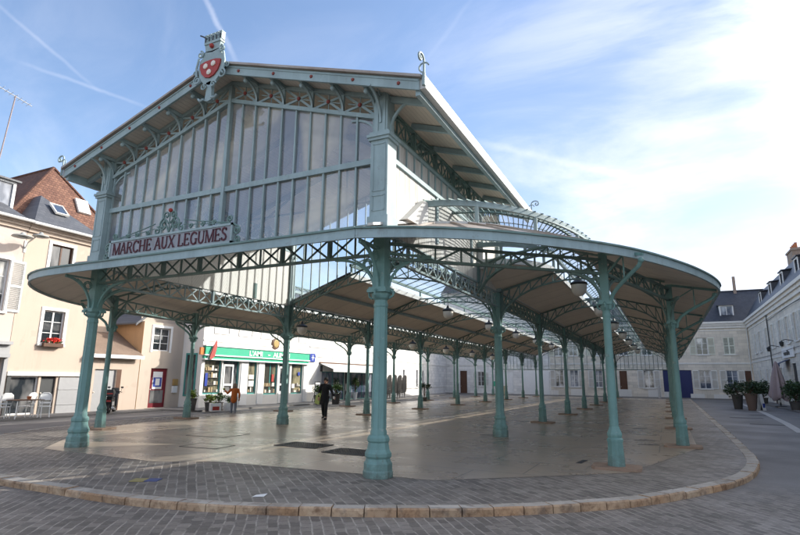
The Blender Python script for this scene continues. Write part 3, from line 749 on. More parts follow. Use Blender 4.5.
# ------------------------------------------------------------------ raised pavilion
RZ = lambda x: 8.93 - .329*abs(x)          # upper face of the pavilion roof
YF, YB = -.62, Y1+.45
for s in (-1, 1):
    mb = MB(); mb.grid([[(0,YF,RZ(0)),(0,YB,RZ(0))],[(s*5.3,YF,RZ(5.3)),(s*5.3,YB,RZ(5.3))]])
    y = YF+.05
    mb.sweep([(0,YF-.03,RZ(0)+.02),(s*5.32,YF-.03,RZ(5.32)+.02)], .12, .05)
    while y < YB: mb.bar((0,y,RZ(0)+.02),(s*5.3,y,RZ(5.3)+.02),.05,.05); y += .6
    mb.build('roof', M['sheet'], hall)
    mb = MB(); mb.grid([[(0,YF,RZ(0)-.13),(0,YB,RZ(0)-.13)],[(s*5.22,YF,RZ(5.22)-.13),(s*5.22,YB,RZ(5.22)-.13)]]); mb.build('soffit', M['soffit_board'], hall)
    for yy in (YB, YF-.01):
        mb = MB(); mb.slab([(0,yy,RZ(0)-.01),(s*5.26,yy,RZ(5.26)-.01),(s*5.26,yy,RZ(5.26)-.24),(0,yy,RZ(0)-.24)], (0,.05,0)); bb = mb.build('bargeboard', M['gable'], hall)
    mb = MB()
    mb.slab([(0,YF-.025,RZ(0)-.03),(s*5.24,YF-.025,RZ(5.24)-.03),(s*5.24,YF-.025,RZ(5.24)-.07),(0,YF-.025,RZ(0)-.07)], (0,.02,0)); mb.build('moulding', M['fascia'], bb)
    for k in range(5):
        x = .75+k*1.02; mb = MB(); mb.sphere((s*x, YF-.01, RZ(x)-.14), .038, 8, 6); mb.build('bolt', M['faded_red'], bb)
    # eaves gutter, lit by the sun on the right
    mb = MB(); mb.box(s*5.26, YF+.02, RZ(5.3)-.20, s*5.38, YB, RZ(5.3)+.05); mb.build('gutter', M['zinc'], hall)
    mb = MB(); mb.box(s*5.16, YF+.05, RZ(5.3)-.30, s*5.255, YB, RZ(5.3)-.03); mb.build('eaves_beam', M['fascia'], hall)
    for yy in [0.0]+[1.33*k for k in range(1, 7)]:
        mb = MB(); mb.bar((s*4.2,yy,RZ(4.2)-.21),(s*5.15,yy,RZ(5.15)-.21),.09,.12); mb.build('eaves_bracket', M['fascia'], hall)
    # corner posts
    for yy in (0, Y1):
        mb = MB(); w = .19 if yy == 0 else .15
        mb.box(s*4.2-w, yy-w, 4.5, s*4.2+w, yy+w, 6.36)
        mb.box(s*4.2-w*1.18, yy-w*1.18, 4.5, s*4.2+w*1.18, yy+w*1.18, 4.78)
        for zz, e in ((6.36,1.2),(6.42,1.35),(6.48,1.15)): mb.box(s*4.2-w*e, yy-w*e, zz, s*4.2+w*e, yy+w*e, zz+.06)
        mb.box(s*4.2-w*.8, yy-w*.8, 6.54, s*4.2+w*.8, yy+w*.8, 7.5)
        if yy == 0:
            for zz0, zz1 in ((4.9,5.2),(5.3,6.28)):
                for a in (-.13,.13): mb.box(s*4.2+a-.012, yy-w-.012, zz0, s*4.2+a+.012, yy-w, zz1)
                for b in (zz0,zz1): mb.box(s*4.2-.14, yy-w-.012, b-.012, s*4.2+.14, yy-w, b+.012)
            for a in (-.08, .08): mb.box(s*4.2+a-.03, yy-w*.8-.02, 6.56, s*4.2+a+.03, yy-w*.8, 7.45)
        cp = mb.build('corner_post', M['gable'], hall)
        if yy == 0:
            mb = MB()       # eave brackets: outward, inward along the gable, forward
            for d, R, z0, z1 in (((s,0), .85, 6.6, 7.28), ((-s,0), .62, 6.5, 7.0), ((0,-1), .5, 6.75, 7.32)):
                pts = [(s*4.2+d[0]*(.15+R*(1-math.cos(i/8*PI/2))), yy+d[1]*(.15+R*(1-math.cos(i/8*PI/2))), z0+(z1-z0)*math.sin(i/8*PI/2)) for i in range(9)]
                mb.sweep(pts, .05, .045, (d[0],d[1],-.6))
                c = pts[5]; r = .10
                mb.tube([(c[0]-d[0]*.16+d[0]*r*(1-i/18)*math.cos(i*.6), c[1]-d[1]*.16+d[1]*r*(1-i/18)*math.cos(i*.6), c[2]+.16+r*(1-i/18)*math.sin(i*.6)) for i in range(14)], .014, 5)
            mb.bar((s*4.35,yy,7.31),(s*5.2,yy,7.24),.06,.06)
            mb.build('bracket', M['gable'], cp)
    # side wall above the aisle roof: boards outside, herringbone lining within
    mb = MB(); mb.box(s*4.16, .17, 4.5, s*4.24, Y1-.13, 6.08); mb.build('side_wall', M['wall_board'], hall)
    mb = MB(); mb.box(s*4.125, .17, 4.48, s*4.155, Y1-.13, 6.6); mb.build('wall_lining', M['chevron'], hall)
    mb = MB(); mb.box(s*4.17, .17, 6.16, s*4.22, Y1-.13, 6.62); mb.build('upper_panel', M['wall_board'], hall)
    mb = MB(); mb.box(s*4.13, .15, 6.06, s*4.29, Y1-.1, 6.17); mb.box(s*4.13, .15, 6.62, s*4.27, Y1-.1, 6.70)
    k = .17+.41
    while k < Y1-.2: mb.box(s*4.225, k-.02, 6.17, s*4.255, k+.02, 6.62); k += .41
    for yy in (2.7, 5.3): mb.box(s*4.24, yy-.05, 4.9, s*4.28, yy+.05, 6.1)
    mb.build('side_frame', M['fascia'], hall)
    mb = MB(); lattice((s*4.2,.15), (s*4.2,Y1-.1), 6.74, 7.22, 18, 'X', mbx=mb, heavy=3)
    for k in range(6):      # little arches within the eaves lattice
        c = .15+(k+.5)*(Y1-.25)/6; mb.sweep([(s*4.22, c-.62*math.cos(i/8*PI), 6.76+.4*math.sin(i/8*PI)) for i in range(9)], .03, .035, (0,0,1))
    mb.build('lattice_girder', M['iron'], hall)

# front gable
LOW = lambda x: 8.24 - .327*abs(x); UP = lambda x: 8.74 - .327*abs(x)
XS = [-3.98+3.98*i/10 for i in range(21)]
def gable_glass(y, zb, mat, name):
    mb = MB()
    for a, b in zip(XS, XS[1:]):
        for z0, z1 in ((zb, None),):
            if name == 'front_glazing':
                q = [random.uniform(-.014,.014) for _ in range(4)]       # old panes sit a little askew
                mb.face([(a,y+q[0],4.64),(b,y+q[1],4.64),(b,y-q[0],5.97),(a,y-q[1],5.97)]); mb.face([(a,y+q[2],6.03),(b,y+q[3],6.03),(b,y-q[2],LOW(b)),(a,y-q[3],LOW(a))])
            else: mb.face([(a,y,nave_z(a)),(b,y,nave_z(b)),(b,y,UP(b)),(a,y,UP(a))])
    return mb.build(name, mat, hall, fix=False)
gable_glass(0.0, 4.64, M['glass_front'], 'front_glazing'); gable_glass(Y1, 0, M['glass_back'], 'back_glazing')
mb = MB()
for i, x in enumerate(XS):
    w = .09 if i == 10 else .038
    mb.box(x-w/2, -.05-(.045 if i == 10 else 0), 4.6, x+w/2, .02, LOW(x)+ (.4 if i == 10 else 0))
mb.build('mullions', M['gable'], hall)
mb = MB(); mb.box(-4.05,-.07,5.94,4.05,.03,6.06); mb.box(-4.05,-.08,4.56,4.05,.03,4.68); mb.build('transom', M['gable'], hall)
mb = MB()
for i, x in enumerate(XS):
    if i % 1 == 0: mb.box(x-.02, Y1-.03, nave_z(x), x+.02, Y1+.02, UP(x))
mb.box(-.06,Y1-.05,5.5,.06,Y1+.03,8.7)
mb.build('mullions', M['gable'], hall)
for s in (-1, 1):
    for c0, c1, q in (((0,-.02,LOW(0)+.03),(s*4.05,-.02,LOW(4.05)+.03),.12), ((0,-.02,UP(0)),(s*4.2,-.02,UP(4.2)),.10), ((0,Y1,UP(0)),(s*4.2,Y1,UP(4.2)),.10)):
        mb = MB(); mb.bar(c0,c1,q,.09); mb.build('rake_chord', M['gable'], hall)
    for k in range(5):
        a, b = .06+k*.80, .06+(k+1)*.80 - .03
        mb = MB()
        mb.bar((s*a,-.03,LOW(a)+.07),(s*b,-.03,UP(b)-.04),.03,.05); mb.bar((s*a,-.03,UP(a)-.04),(s*b,-.03,LOW(b)+.07),.03,.05)
        c = (a+b)/2; zc = (LOW(c)+UP(c))/2+.015
        mb.bar((s*c,-.03,LOW(c)+.05),(s*c,-.03,UP(c)),.015,.02,(0,1,0)); mb.bar((s*(c-.3),-.03,zc+.1),(s*(c+.3),-.03,zc-.1),.015,.02)
        fr = mb.build('frieze_panel', M['gable'], hall)
        mb = MB(); mb.lathe([(.046,-.02),(.046,.02),(.028,.04)], (0,0,0), 10); mb.xf(Matrix.Translation((s*c,-.05,zc)) @ Matrix.Rotation(PI/2, 4, 'X')); mb.build('rosette', M['faded_red'], fr)
        # bracket between the panels reaching forward to the bargeboard
        mb = MB(); zt = RZ(b)-.2
        mb.bar((s*b,-.05,LOW(b)),(s*b,-.05,UP(b)),.05,.05,(0,1,0))
        mb.sweep([(s*b, -.06-.44*(1-math.cos(i/7*PI/2)), LOW(b)+.08+(zt-LOW(b)-.12)*math.sin(i/7*PI/2)) for i in range(8)], .05, .045, (0,1,.6))
        mb.bar((s*b,-.02,zt+.02),(s*b,YF+.05,zt+.02),.07,.09)
        mb.sphere((s*b,YF+.15,zt-.09), .055, 8, 6); mb.bar((s*b,YF+.15,zt-.06),(s*b,YF+.15,zt),.03,.03,(0,1,0))
        mb.build('purlin_bracket', M['gable'], hall)
# roof structure seen through the glass
for yy in (2.66, 5.32):
    mb = MB()
    for s in (-1, 1): mb.bar((0,yy,RZ(0)-.22),(s*4.2,yy,RZ(4.2)-.22),.08,.14); mb.bar((s*4.1,yy,6.7),(s*2.0,yy,RZ(2)-.25),.05,.06)
    mb.bar((-4.1,yy,7.25),(4.1,yy,7.25),.05,.06); mb.bar((0,yy,7.25),(0,yy,8.7),.05,.05,(0,1,0)); mb.build('roof_truss', M['iron'], hall)
# scroll finials on the eaves corners
def finial(x, y, z, sgn, along=False):
    mb = MB(); A = lambda d, h: (x, y-d, h) if along else (x+sgn*d, y, h)
    pts = [(x,y,z-.1),(x,y,z+.24)] + [A(.12-.12*math.cos(a), z+.24+.10*math.sin(a)) for a in [i*PI/8 for i in range(1, 9)]]
    pts += [A(.17+.07*(1-i/12)*math.cos(-i*.55), z+.235+.07*(1-i/12)*math.sin(-i*.55)) for i in range(1, 10)]
    mb.tube(pts, .022, 6)
    mb.tube([(x,y,z+.02)]+[(x-sgn*.10*math.sin(a), y, z+.12-.1*math.cos(a)) for a in [i*PI/5 for i in range(1, 8)]], .016, 6)
    mb.tube([(x,y-.01,z-.25),(x,y-.01,z)], .035, 6)
    mb.build('finial', M['gable'], hall, True)
finial(5.36,YF-.02,RZ(5.3)+.08,1,True); finial(-5.36,YF-.02,RZ(5.3)+.08,-1); finial(5.34,YB,RZ(5.3)+.08,1); finial(-5.34,YB,RZ(5.3)+.08,-1)

# ------------------------------------------------------------------ the sign
G = {   # serif capitals on a unit-high grid: (width, strokes); stroke = points + half-width class
 'M': (1.05,[([(.12,0),(.12,1)],0),([(.12,1),(.52,0)],1),([(.52,0),(.92,1)],0),([(.92,1),(.92,0)],1),'s.12,0','s.92,0','S.1,1','S.94,1']),
 'A': (.86,[([(.1,0),(.43,1)],0),([(.43,1),(.76,0)],1),([(.22,.34),(.64,.34)],0),'s.1,0','s.76,0']),
 'R': (.84,[([(.16,0),(.16,1)],1),([(.16,.97),(.48,.97),(.64,.88),(.67,.74),(.62,.60),(.46,.51),(.16,.51)],0),([(.42,.51),(.76,0)],1),'s.16,0','s.76,0']),
 'C': (.86,[([(.76,.78),(.66,.93),(.46,.99),(.26,.9),(.14,.68),(.13,.4),(.22,.14),(.44,.01),(.64,.05),(.77,.2)],1),([(.76,.72),(.76,.97)],0)]),
 'H': (.92,[([(.16,0),(.16,1)],1),([(.74,0),(.74,1)],1),([(.16,.5),(.74,.5)],0),'s.16,0','s.74,0','S.16,1','S.74,1']),
 'E': (.76,[([(.16,0),(.16,1)],1),([(.08,.98),(.64,.98)],0),([(.08,.02),(.66,.02)],0),([(.16,.5),(.5,.5)],0),([(.64,.98),(.64,.82)],0),([(.66,.02),(.66,.2)],0),([(.5,.4),(.5,.6)],0)]),
 'U': (.88,[([(.16,1),(.16,.3),(.24,.08),(.42,.01),(.60,.08),(.70,.3)],1),([(.70,.3),(.70,1)],0),'S.16,1','S.70,1']),
 'X': (.84,[([(.12,1),(.72,0)],1),([(.72,1),(.12,0)],0),'s.12,0','s.72,0','S.12,1','S.72,1']),
 'L': (.72,[([(.16,0),(.16,1)],1),([(.08,.02),(.64,.02)],0),([(.64,.02),(.64,.24)],0),'S.16,1']),
 'G': (.90,[([(.76,.8),(.66,.93),(.46,.99),(.26,.9),(.14,.68),(.13,.4),(.22,.14),(.44,.01),(.62,.04),(.74,.14)],1),([(.74,.0),(.74,.42)],1),([(.6,.43),(.86,.43)],0)]),
 'S': (.70,[([(.58,.8),(.5,.94),(.34,.99),(.18,.92),(.12,.77),(.2,.62),(.48,.44),(.58,.26),(.52,.09),(.34,.01),(.18,.06),(.1,.2)],1),([(.58,.76),(.58,.97)],0),([(.1,.03),(.1,.24)],0)])}
def lettering(mb, text, x0, z0, h, width, y, t=.012, sp=.36):
    tot = sum(G[c][0] if c != ' ' else sp for c in text); k = width/tot; x = x0
    for c in text:
        if c == ' ': x += sp*k; continue
        w, st = G[c]
        for q in st:
            if isinstance(q, str):
                a, b = map(float, q[1:].split(',')); b = .018 if q[0] == 's' else .982
                mb.bar((x+(a-.12)*k, y, z0+b*h), (x+(a+.12)*k, y, z0+b*h), t, .035*h)
            else:
                pts, thick = q
                mb.sweep([(x+a*k, y, z0+b*h) for a, b in pts], (.19*k*.75 if thick else .075*k), t, (0,1,0))
        x += w*k
sg = thing('market_sign', 'pale grey sign board reading MARCHE AUX LEGUMES with scrolled iron crest, on the canopy edge', 'sign', (-.63,-.93,4.35)); sg.scale = (.89,1,.95)
mb = MB(); mb.box(-2.08,-.02,.06,2.08,.02,.44); mb.build('board', M['board_sign'], sg)
mb = MB(); mb.box(-2.12,-.04,.42,2.12,.03,.47); mb.box(-2.12,-.04,.02,2.12,.03,.07); mb.box(-2.12,-.04,.02,-2.07,.03,.47); mb.box(2.07,-.04,.02,2.12,.03,.47)
mb.box(-2.2,-.05,-.02,2.2,.04,.02); mb.build('frame', M['gable'], sg)
mb = MB(); lettering(mb, 'MARCHE AUX LEGUMES', -1.98, .105, .28, 3.95, -.03); mb.build('lettering', M['letter'], sg)
def spiral(mb, cx, cz, r, turns, a0, sgn, th=.023, y=0.0, lead=None):
    pts = [] if lead is None else [(lead[0], y, lead[1])]
    n = int(14*turns)
    for i in range(n+1):
        a = a0 + sgn*i/n*turns*2*PI; q = r*(1-.78*i/n); pts.append((cx+q*math.cos(a), y, cz+q*math.sin(a)))
    mb.tube(pts, th, 5)
mb = MB()
for s in (-1, 1):
    spiral(mb, s*.20, .68, .15, 1.4, PI/2 if s > 0 else PI/2, -s, lead=(0,.50))
    spiral(mb, s*.12, .90, .11, 1.3, -PI/2, s, lead=(s*.03,.70)); spiral(mb, s*.42, .56, .10, 1.2, PI/2, s, lead=(s*.15,.62))
    mb.tube([(s*.5,0,.74),(s*.9,0,.66),(s*1.4,0,.58),(s*1.95,0,.50)], .014, 5); mb.tube([(s*.5,0,.62),(s*1.1,0,.56),(s*1.9,0,.49)], .010, 5)
    for x in (.75,1.15,1.5): spiral(mb, s*x, .55, .06, 1.2, 0, s)
    spiral(mb, s*2.0, .58, .085, 1.4, -PI/2, -s); spiral(mb, s*2.22, .30, .10, 1.4, PI/2, -s, lead=(s*2.12,.45)); spiral(mb, s*2.24, .10, .09, 1.3, -PI/2, s, lead=(s*2.13,.02))
mb.tube([(0,0,.46),(0,0,1.0)], .016, 5)
scroll_mb = mb
mb.build('scrollwork', M['iron'], sg)
mb = MB(); mb.sphere((0,0,1.02), .05, 8, 6); mb.build('knob', M['red'], sg)

# ------------------------------------------------------------------ coat of arms on the ridge
ca = thing('coat_of_arms', 'metal coat of arms with red shield, pale discs and mural crown on the gable peak', 'coat of arms', (-.02,-.74,7.92)); ca.scale = (.95,1,.97)
def outline(pts): return [(x, 0, z) for x, z in pts] + [(-x, 0, z) for x, z in reversed(pts) if abs(x) > 1e-6]
mb = MB(); mb.slab(outline([(0,.42),(.20,.50),(.36,.68),(.42,.92),(.38,1.14),(.30,1.22),(.33,1.32),(.24,1.36),(0,1.34)]), (0,.06,0))
mb.slab(outline([(0,.0),(.12,.03),(.10,.14),(.075,.40),(.11,.5),(0,.52)]), (0,.09,0)); mb.build('cartouche', M['gable'], ca)
for s in (-1, 1):
    for a_ in ((.36,1.30,.10,1.3,PI/2,s,.025,-.02),(.40,.62,.12,1.3,PI/2,-s,.022,-.02),(.16,.40,.09,1.2,0,s,.02,-.03),(.52,.86,.07,1.2,PI,s,.018,.02)):
        mb = MB(); spiral(mb, s*a_[0], *a_[1:]); mb.build('scroll', M['fascia'], ca)
    mb = MB(); mb.tube([(s*.12,-.02,.06),(s*.24,-.02,.04),(s*.30,-.02,.10)], .03, 6); mb.build('scroll', M['fascia'], ca)
    mb = MB(); mb.tube([(s*.43,-.02,.70),(s*.46,-.02,.95),(s*.40,-.02,1.2)], .03, 6); mb.build('scroll', M['fascia'], ca)
mb = MB(); mb.slab([(x*.9,-.035,z) for x, _, z in outline([(0,.60),(.16,.64),(.29,.75),(.36,.90),(.37,1.02),(.2,1.06),(0,1.07)])], (0,.05,0)); sh = mb.build('shield', M['red'], ca)
for x, z in ((-.13,.92),(.12,.94),(0,.74)):
    mb = MB(); mb.lathe([(.07,0),(.07,.025),(.04,.04)], (0,0,0), 12); mb.xf(Matrix.Translation((x,-.03,z)) @ Matrix.Rotation(PI/2,4,'X')); mb.build('besant', M['gold'], sh)
mb = MB(); mb.slab(outline([(0,1.30),(.22,1.34),(.26,1.52),(.20,1.56),(0,1.55)]), (0,.10,0)); mb.box(-.27,-.02,1.54,.27,.12,1.60); mb.build('banner', M['gable'], ca)
mb = MB(); mb.sphere((0,-.03,1.45), .06, 8, 6); mb.build('jewel', M['red'], ca)
mb = MB()
for k in range(5):
    x = -.24+k*.12; mb.box(x-.045,-.01,1.60,x+.045,.10,1.78); mb.box(x-.05,-.015,1.78,x+.05,.105,1.81)
mb.box(-.27,.0,1.62,.27,.09,1.68); mb.build('mural_crown', M['gable'], ca)
for k in range(5): x = -.24+k*.12; mb = MB(); mb.box(x-.02,-.02,1.62,x+.02,-.011,1.74); mb.build('loophole', M['dark'], ca)
mb = MB(); mb.tube([(-.20,.0,1.70),(-.34,-.02,1.80),(-.42,-.03,1.84)], .018, 6); mb.build('spike', M['dark'], ca)

# ------------------------------------------------------------------ pendant lamps
def make_lamp(loc, label):
    t = thing('pendant_lamp', label, 'lamp', loc, 0, 'pendant lamps under the hall roof')
    mb = MB(); mb.tube([(0,0,.30),(0,0,1.0)], .012, 6); mb.build('rod', M['dark'], t)
    mb = MB(); mb.lathe([(.05,.34),(.07,.26),(.09,.22),(.20,.17),(.262,.12),(.262,.08)], (0,0,0), 16); mb.build('lamp_shade', M['dark'], t, True)
    mb = MB(); mb.lathe([(.24,.06),(.24,-.06),(.21,-.18),(.13,-.27),(.02,-.30)], (0,0,0), 16); mb.build('globe', M['lamp_glass'], t, True)
    return t
ORD = ['first','second','third','fourth','fifth','sixth','seventh']
lamp0 = None
for x, rows, where in ((6.7,[8.53,14.6,21.2,27.6,34.0,40.6,47.0],'right hand aisle'),(0,[14.5,21.1,27.4,33.6,40.2,46.8],'middle nave'),(-6.7,[12.3,18.7,25.1,31.5,38,44.4],'left hand aisle')):
    for k, y in enumerate(rows):
        lab = f'dark capped globe lamp hanging in the {where}, {ORD[k]} from the front'
        zz = 4.62 if x > 0 else 4.78 if x == 0 else 4.05
        if lamp0 is None: lamp0 = make_lamp((x,y,zz), lab)
        else: dup(lamp0, (x,y,zz), None, lab)
# ================================================================== SETTING
KZ = -.105
mb = MB()
for a in range(-6, 7):
    pass
xs = [-300,-120,-60,-30,-15,0,15,30,60,120,300]; yy_ = [-200,-80,-30,-10,0,10,30,60,120,400]
mb.grid([[(x,y,KZ) for x in xs] for y in yy_]); struct(mb.build('street', M['street'], None))
KP = [(0,-3.26),(.97,-3.27),(2.01,-3.21),(3.06,-2.99),(3.94,-2.72),(4.78,-2.36),(5.59,-1.97),(6.53,-1.41),(7.23,-.88),(7.94,-.24),(8.3,.14),(8.82,.84),(9.31,1.68),(9.81,2.62),(10.19,3.58),(10.48,4.77),(10.66,6.07),(10.75,8.25),(10.79,10.9),(10.82,15.4),(10.86,22.5),(10.95,36),(11.1,58)]
def catmull(P, k=5):
    out = []
    for i in range(len(P)-1):
        p0, p1, p2, p3 = P[max(i-1,0)], P[i], P[i+1], P[min(i+2,len(P)-1)]
        for j in range(k):
            t = j/k
            out.append(tuple(.5*((2*p1[a])+(-p0[a]+p2[a])*t+(2*p0[a]-5*p1[a]+4*p2[a]-p3[a])*t*t+(-p0[a]+3*p1[a]-3*p2[a]+p3[a])*t**3) for a in (0,1)))
    return out + [P[-1]]
kr = catmull(KP)
kerb_line = [(-x, y) for x, y in reversed(kr[1:])] + kr
def offset(line, d):
    out = []
    for i, p in enumerate(line):
        a = Vector(line[max(i-1,0)]); b = Vector(line[min(i+1,len(line)-1)]); t = (b-a).normalized(); out.append((p[0]-t.y*d, p[1]+t.x*d))
    return out
# pavement inside the kerb
inner = offset(kerb_line, .23)
poly = [(x, y, -.004) for x, y in inner]
mb = MB(); mb.face(poly); struct(mb.build('pavement', M['setts_front'], None))
fl = [(-9.55,YEND),(-9.55,7.9),(-8.2,2.95),(-4.5,-.62),(-.6,-.72),(0.4,-.1),(3.4,.12),(5.2,.2),(8.15,2.75),(9.55,7.9),(9.55,YEND)]
mb = MB(); mb.face([(x,y,0) for x, y in fl]); struct(mb.build('hall_floor', M['floor'], None))
# kerb of separate stones with open joints
mb = MB(); acc = 0; seg = [kerb_line[0]]; L = .62
def resample(line, step):
    out = [line[0]]; d = 0
    for a, b in zip(line, line[1:]):
        l = math.dist(a, b)
        while d + l >= step:
            t = (step-d)/l; a = (a[0]+(b[0]-a[0])*t, a[1]+(b[1]-a[1])*t); out.append(a); l = math.dist(a, b); d = 0
        d += l
    return out
ks = resample(kerb_line, .44); ki = offset(ks, .23)
for i in range(len(ks)-1):
    if ks[i][1] > 45 and i % 1: continue
    o0, o1, n0, n1 = Vector(ks[i]), Vector(ks[i+1]), Vector(ki[i]), Vector(ki[i+1])
    g = .007; d = (o1-o0).normalized()*g; e = (n1-n0).normalized()*g; h = random.uniform(-.010, .010); w = random.uniform(-.014,.014)
    P = [o0+d, o1-d, n1-e, n0+e]; nrm = (n0-o0).normalized()
    c = .018
    bot = [(p.x,p.y,KZ-.02) for p in P]; mid = [(P[0].x+nrm.x*w,P[0].y+nrm.y*w,-.018+h),(P[1].x+nrm.x*w,P[1].y+nrm.y*w,-.018+h)]
    top = [(P[0].x+nrm.x*(c+w),P[0].y+nrm.y*(c+w),.004+h),(P[1].x+nrm.x*(c+w),P[1].y+nrm.y*(c+w),.004+h),(P[2].x,P[2].y,.002+h*.5),(P[3].x,P[3].y,.002+h*.5)]
    mb.mi = 0; mb.face([bot[0],bot[1],mid[1],mid[0]]); mb.face([mid[0],mid[1],top[1],top[0]]); mb.mi = 1; mb.face(top); mb.mi = 0
    mb.face([bot[0],mid[0],top[0],top[3],bot[3]]); mb.face([bot[1],bot[2],top[2],top[1],mid[1]])
struct(mb.build('kerb', [M['kerb'], M['kerb_top']], None, fix=True))
# pale stone strip along the right hand road, pavements at the houses
mb = MB()
px = [(13.35,16.5),(13.75,22),(14.2,31),(14.6,42),(15.0,56)]
mb.grid([[(x-.16,y,KZ+.006) for x, y in px],[(x+.16,y,KZ+.006) for x, y in px]]); struct(mb.build('road_edge_strip', M['palestone'], None))
mb = MB(); mb.prism([(-17,12.2),(-13.4,12.6),(-13.2,42),(-15.4,55),(-19,62)], KZ-.05, -.02); struct(mb.build('left_pavement', M['paving'], None))
mb = MB(); mb.prism([(-17.2,-10),(-14.6,-10),(-14.8,4),(-15.5,12.1),(-17.2,12.1)], KZ-.05, -.03); struct(mb.build('left_pavement', M['paving'], None))
mb = MB(); mb.prism([(-19,61),(17.6,61),(17.6,62),(-19,62)], KZ-.05, -.01); struct(mb.build('far_pavement', M['paving'], None))
mb = MB(); mb.prism([(16.2,14),(17.6,14),(17.6,61),(16.5,61)], KZ-.05, -.01); struct(mb.build('right_pavement', M['paving'], None))
for q in (((12.6,25.5),.8,.7,.1),((12.9,20.6),.75,.6,-.05),((13.6,29.0),.5,.9,.2)):
    mb = MB(); (x, y), a, b, r = q; mb.face([(x+u*math.cos(r)-w_*math.sin(r), y+u*math.sin(r)+w_*math.cos(r), KZ+.005) for u, w_ in ((-a,-b*.5),(a*.9,-b*.55),(a,b*.5),(-a*.95,b*.45))]); struct(mb.build('road_patch', M['asphalt_patch'], None))
def grate(loc, rz, w, d, label):
    t = thing('floor_grate', label, 'grate', loc, rz, 'square iron grates in the hall floor')
    mb = MB()
    for a, b in (((-w,-d),(w,-d)),((w,-d),(w,d)),((w,d),(-w,d)),((-w,d),(-w,-d))): mb.bar((*a,.006),(*b,.006),.05,.012)
    mb.build('frame', M['dark'], t)
    mb = MB(); k = -w+.06
    while k < w: mb.box(k-.014,-d+.02,.002,k+.014,d-.02,.010); k += .07
    k = -d+.06
    while k < d: mb.box(-w+.02,k-.010,.002,w-.02,k+.010,.009); k += .10
    mb.build('bars', M['dark'], t)
    mb = MB(); mb.face([(-w,-d,.0015),(w,-d,.0015),(w,d,.0015),(-w,d,.0015)]); mb.build('pit', M['black'], t)  # flat black sheet painting the dark below the bars
grate((.35,3.1,.002), .0, .62, .42, 'open iron grate in the stone floor, the lighter left one of the pair')
grate((2.1,2.62,.002), .0, .58, .42, 'dark iron grate in the stone floor beside the big front column')
SL = [((3.3,14.75),.5),((3.72,8.3),.5),((7.9,13.75),.5),((7.16,3.8),1.45),((7.75,3.9),1.25),((8.35,8.1),.2),((8.2,9.3),.2)]
WH = ['behind the second inner column','at the foot of the thick inner column','in the middle of the right aisle','left one of the slanting pair','right one of the slanting pair','left of the outer column pad','behind the outer column pad']
sl0 = None
for (p, a), w in zip(SL, WH):
    mb = MB(); mb.box(-.27,-.06,0,.27,.06,.004); o = mb.build('drain_slot', M['dark']); o.location = (*p,.001); o.rotation_euler = (0,0,a)
    tag(o, f'narrow dark drain slot in the floor, {w}', 'drain', 'narrow drain slots in the hall floor')
def cover(loc, rz, w, d, label):
    t = thing('inspection_cover', label, 'manhole cover', loc, rz)
    mb = MB(); mb.box(-w,-d,0,w,d,.004); mb.build('plate', M['floor'], t)
    mb = MB()
    for a, b in (((-w,-d),(w,-d)),((w,-d),(w,d)),((w,d),(-w,d)),((-w,d),(-w,-d))): mb.bar((*a,.004),(*b,.004),.02,.006)
    mb.build('rim', M['dark'], t)
cover((-1.6,1.7,.001), .1, .55, .38, 'thin framed cover set flush in the pale floor'); cover((-3.4,3.9,.001), .05, .7, .6, 'worn darker square cover in the floor behind the left column')

# ------------------------------------------------------------------ building kit (local frame: x along the front, y into the house, z up)
def wall_front(mb, w, h, ops, y=0.0, rev=.18, x0=0.0, z0=0.0, top=None):
    us = sorted({x0, x0+w, *[o[0] for o in ops], *[o[1] for o in ops]}); vs = sorted({z0, h, *[o[2] for o in ops], *[o[3] for o in ops]})
    for a, b in zip(us, us[1:]):
        for c, d in zip(vs, vs[1:]):
            cu, cv = (a+b)/2, (c+d)/2
            if any(o[0] < cu < o[1] and o[2] < cv < o[3] for o in ops): continue
            mb.face([(a,y,c),(b,y,c),(b,y,d),(a,y,d)])
    for o in ops:
        u0, u1, v0, v1 = o[:4]
        mb.face([(u0,y,v0),(u0,y+rev,v0),(u0,y+rev,v1),(u0,y,v1)]); mb.face([(u1,y,v0),(u1,y,v1),(u1,y+rev,v1),(u1,y+rev,v0)])
        mb.face([(u0,y,v1),(u0,y+rev,v1),(u1,y+rev,v1),(u1,y,v1)]); mb.face([(u0,y,v0),(u1,y,v0),(u1,y+rev,v0),(u0,y+rev,v0)])
def shell(mb, w, h, d):
    mb.face([(0,0,-.3),(0,0,h),(0,d,h),(0,d,-.3)]); mb.face([(w,0,-.3),(w,d,-.3),(w,d,h),(w,0,h)]); mb.face([(0,d,-.3),(0,d,h),(w,d,h),(w,d,-.3)])
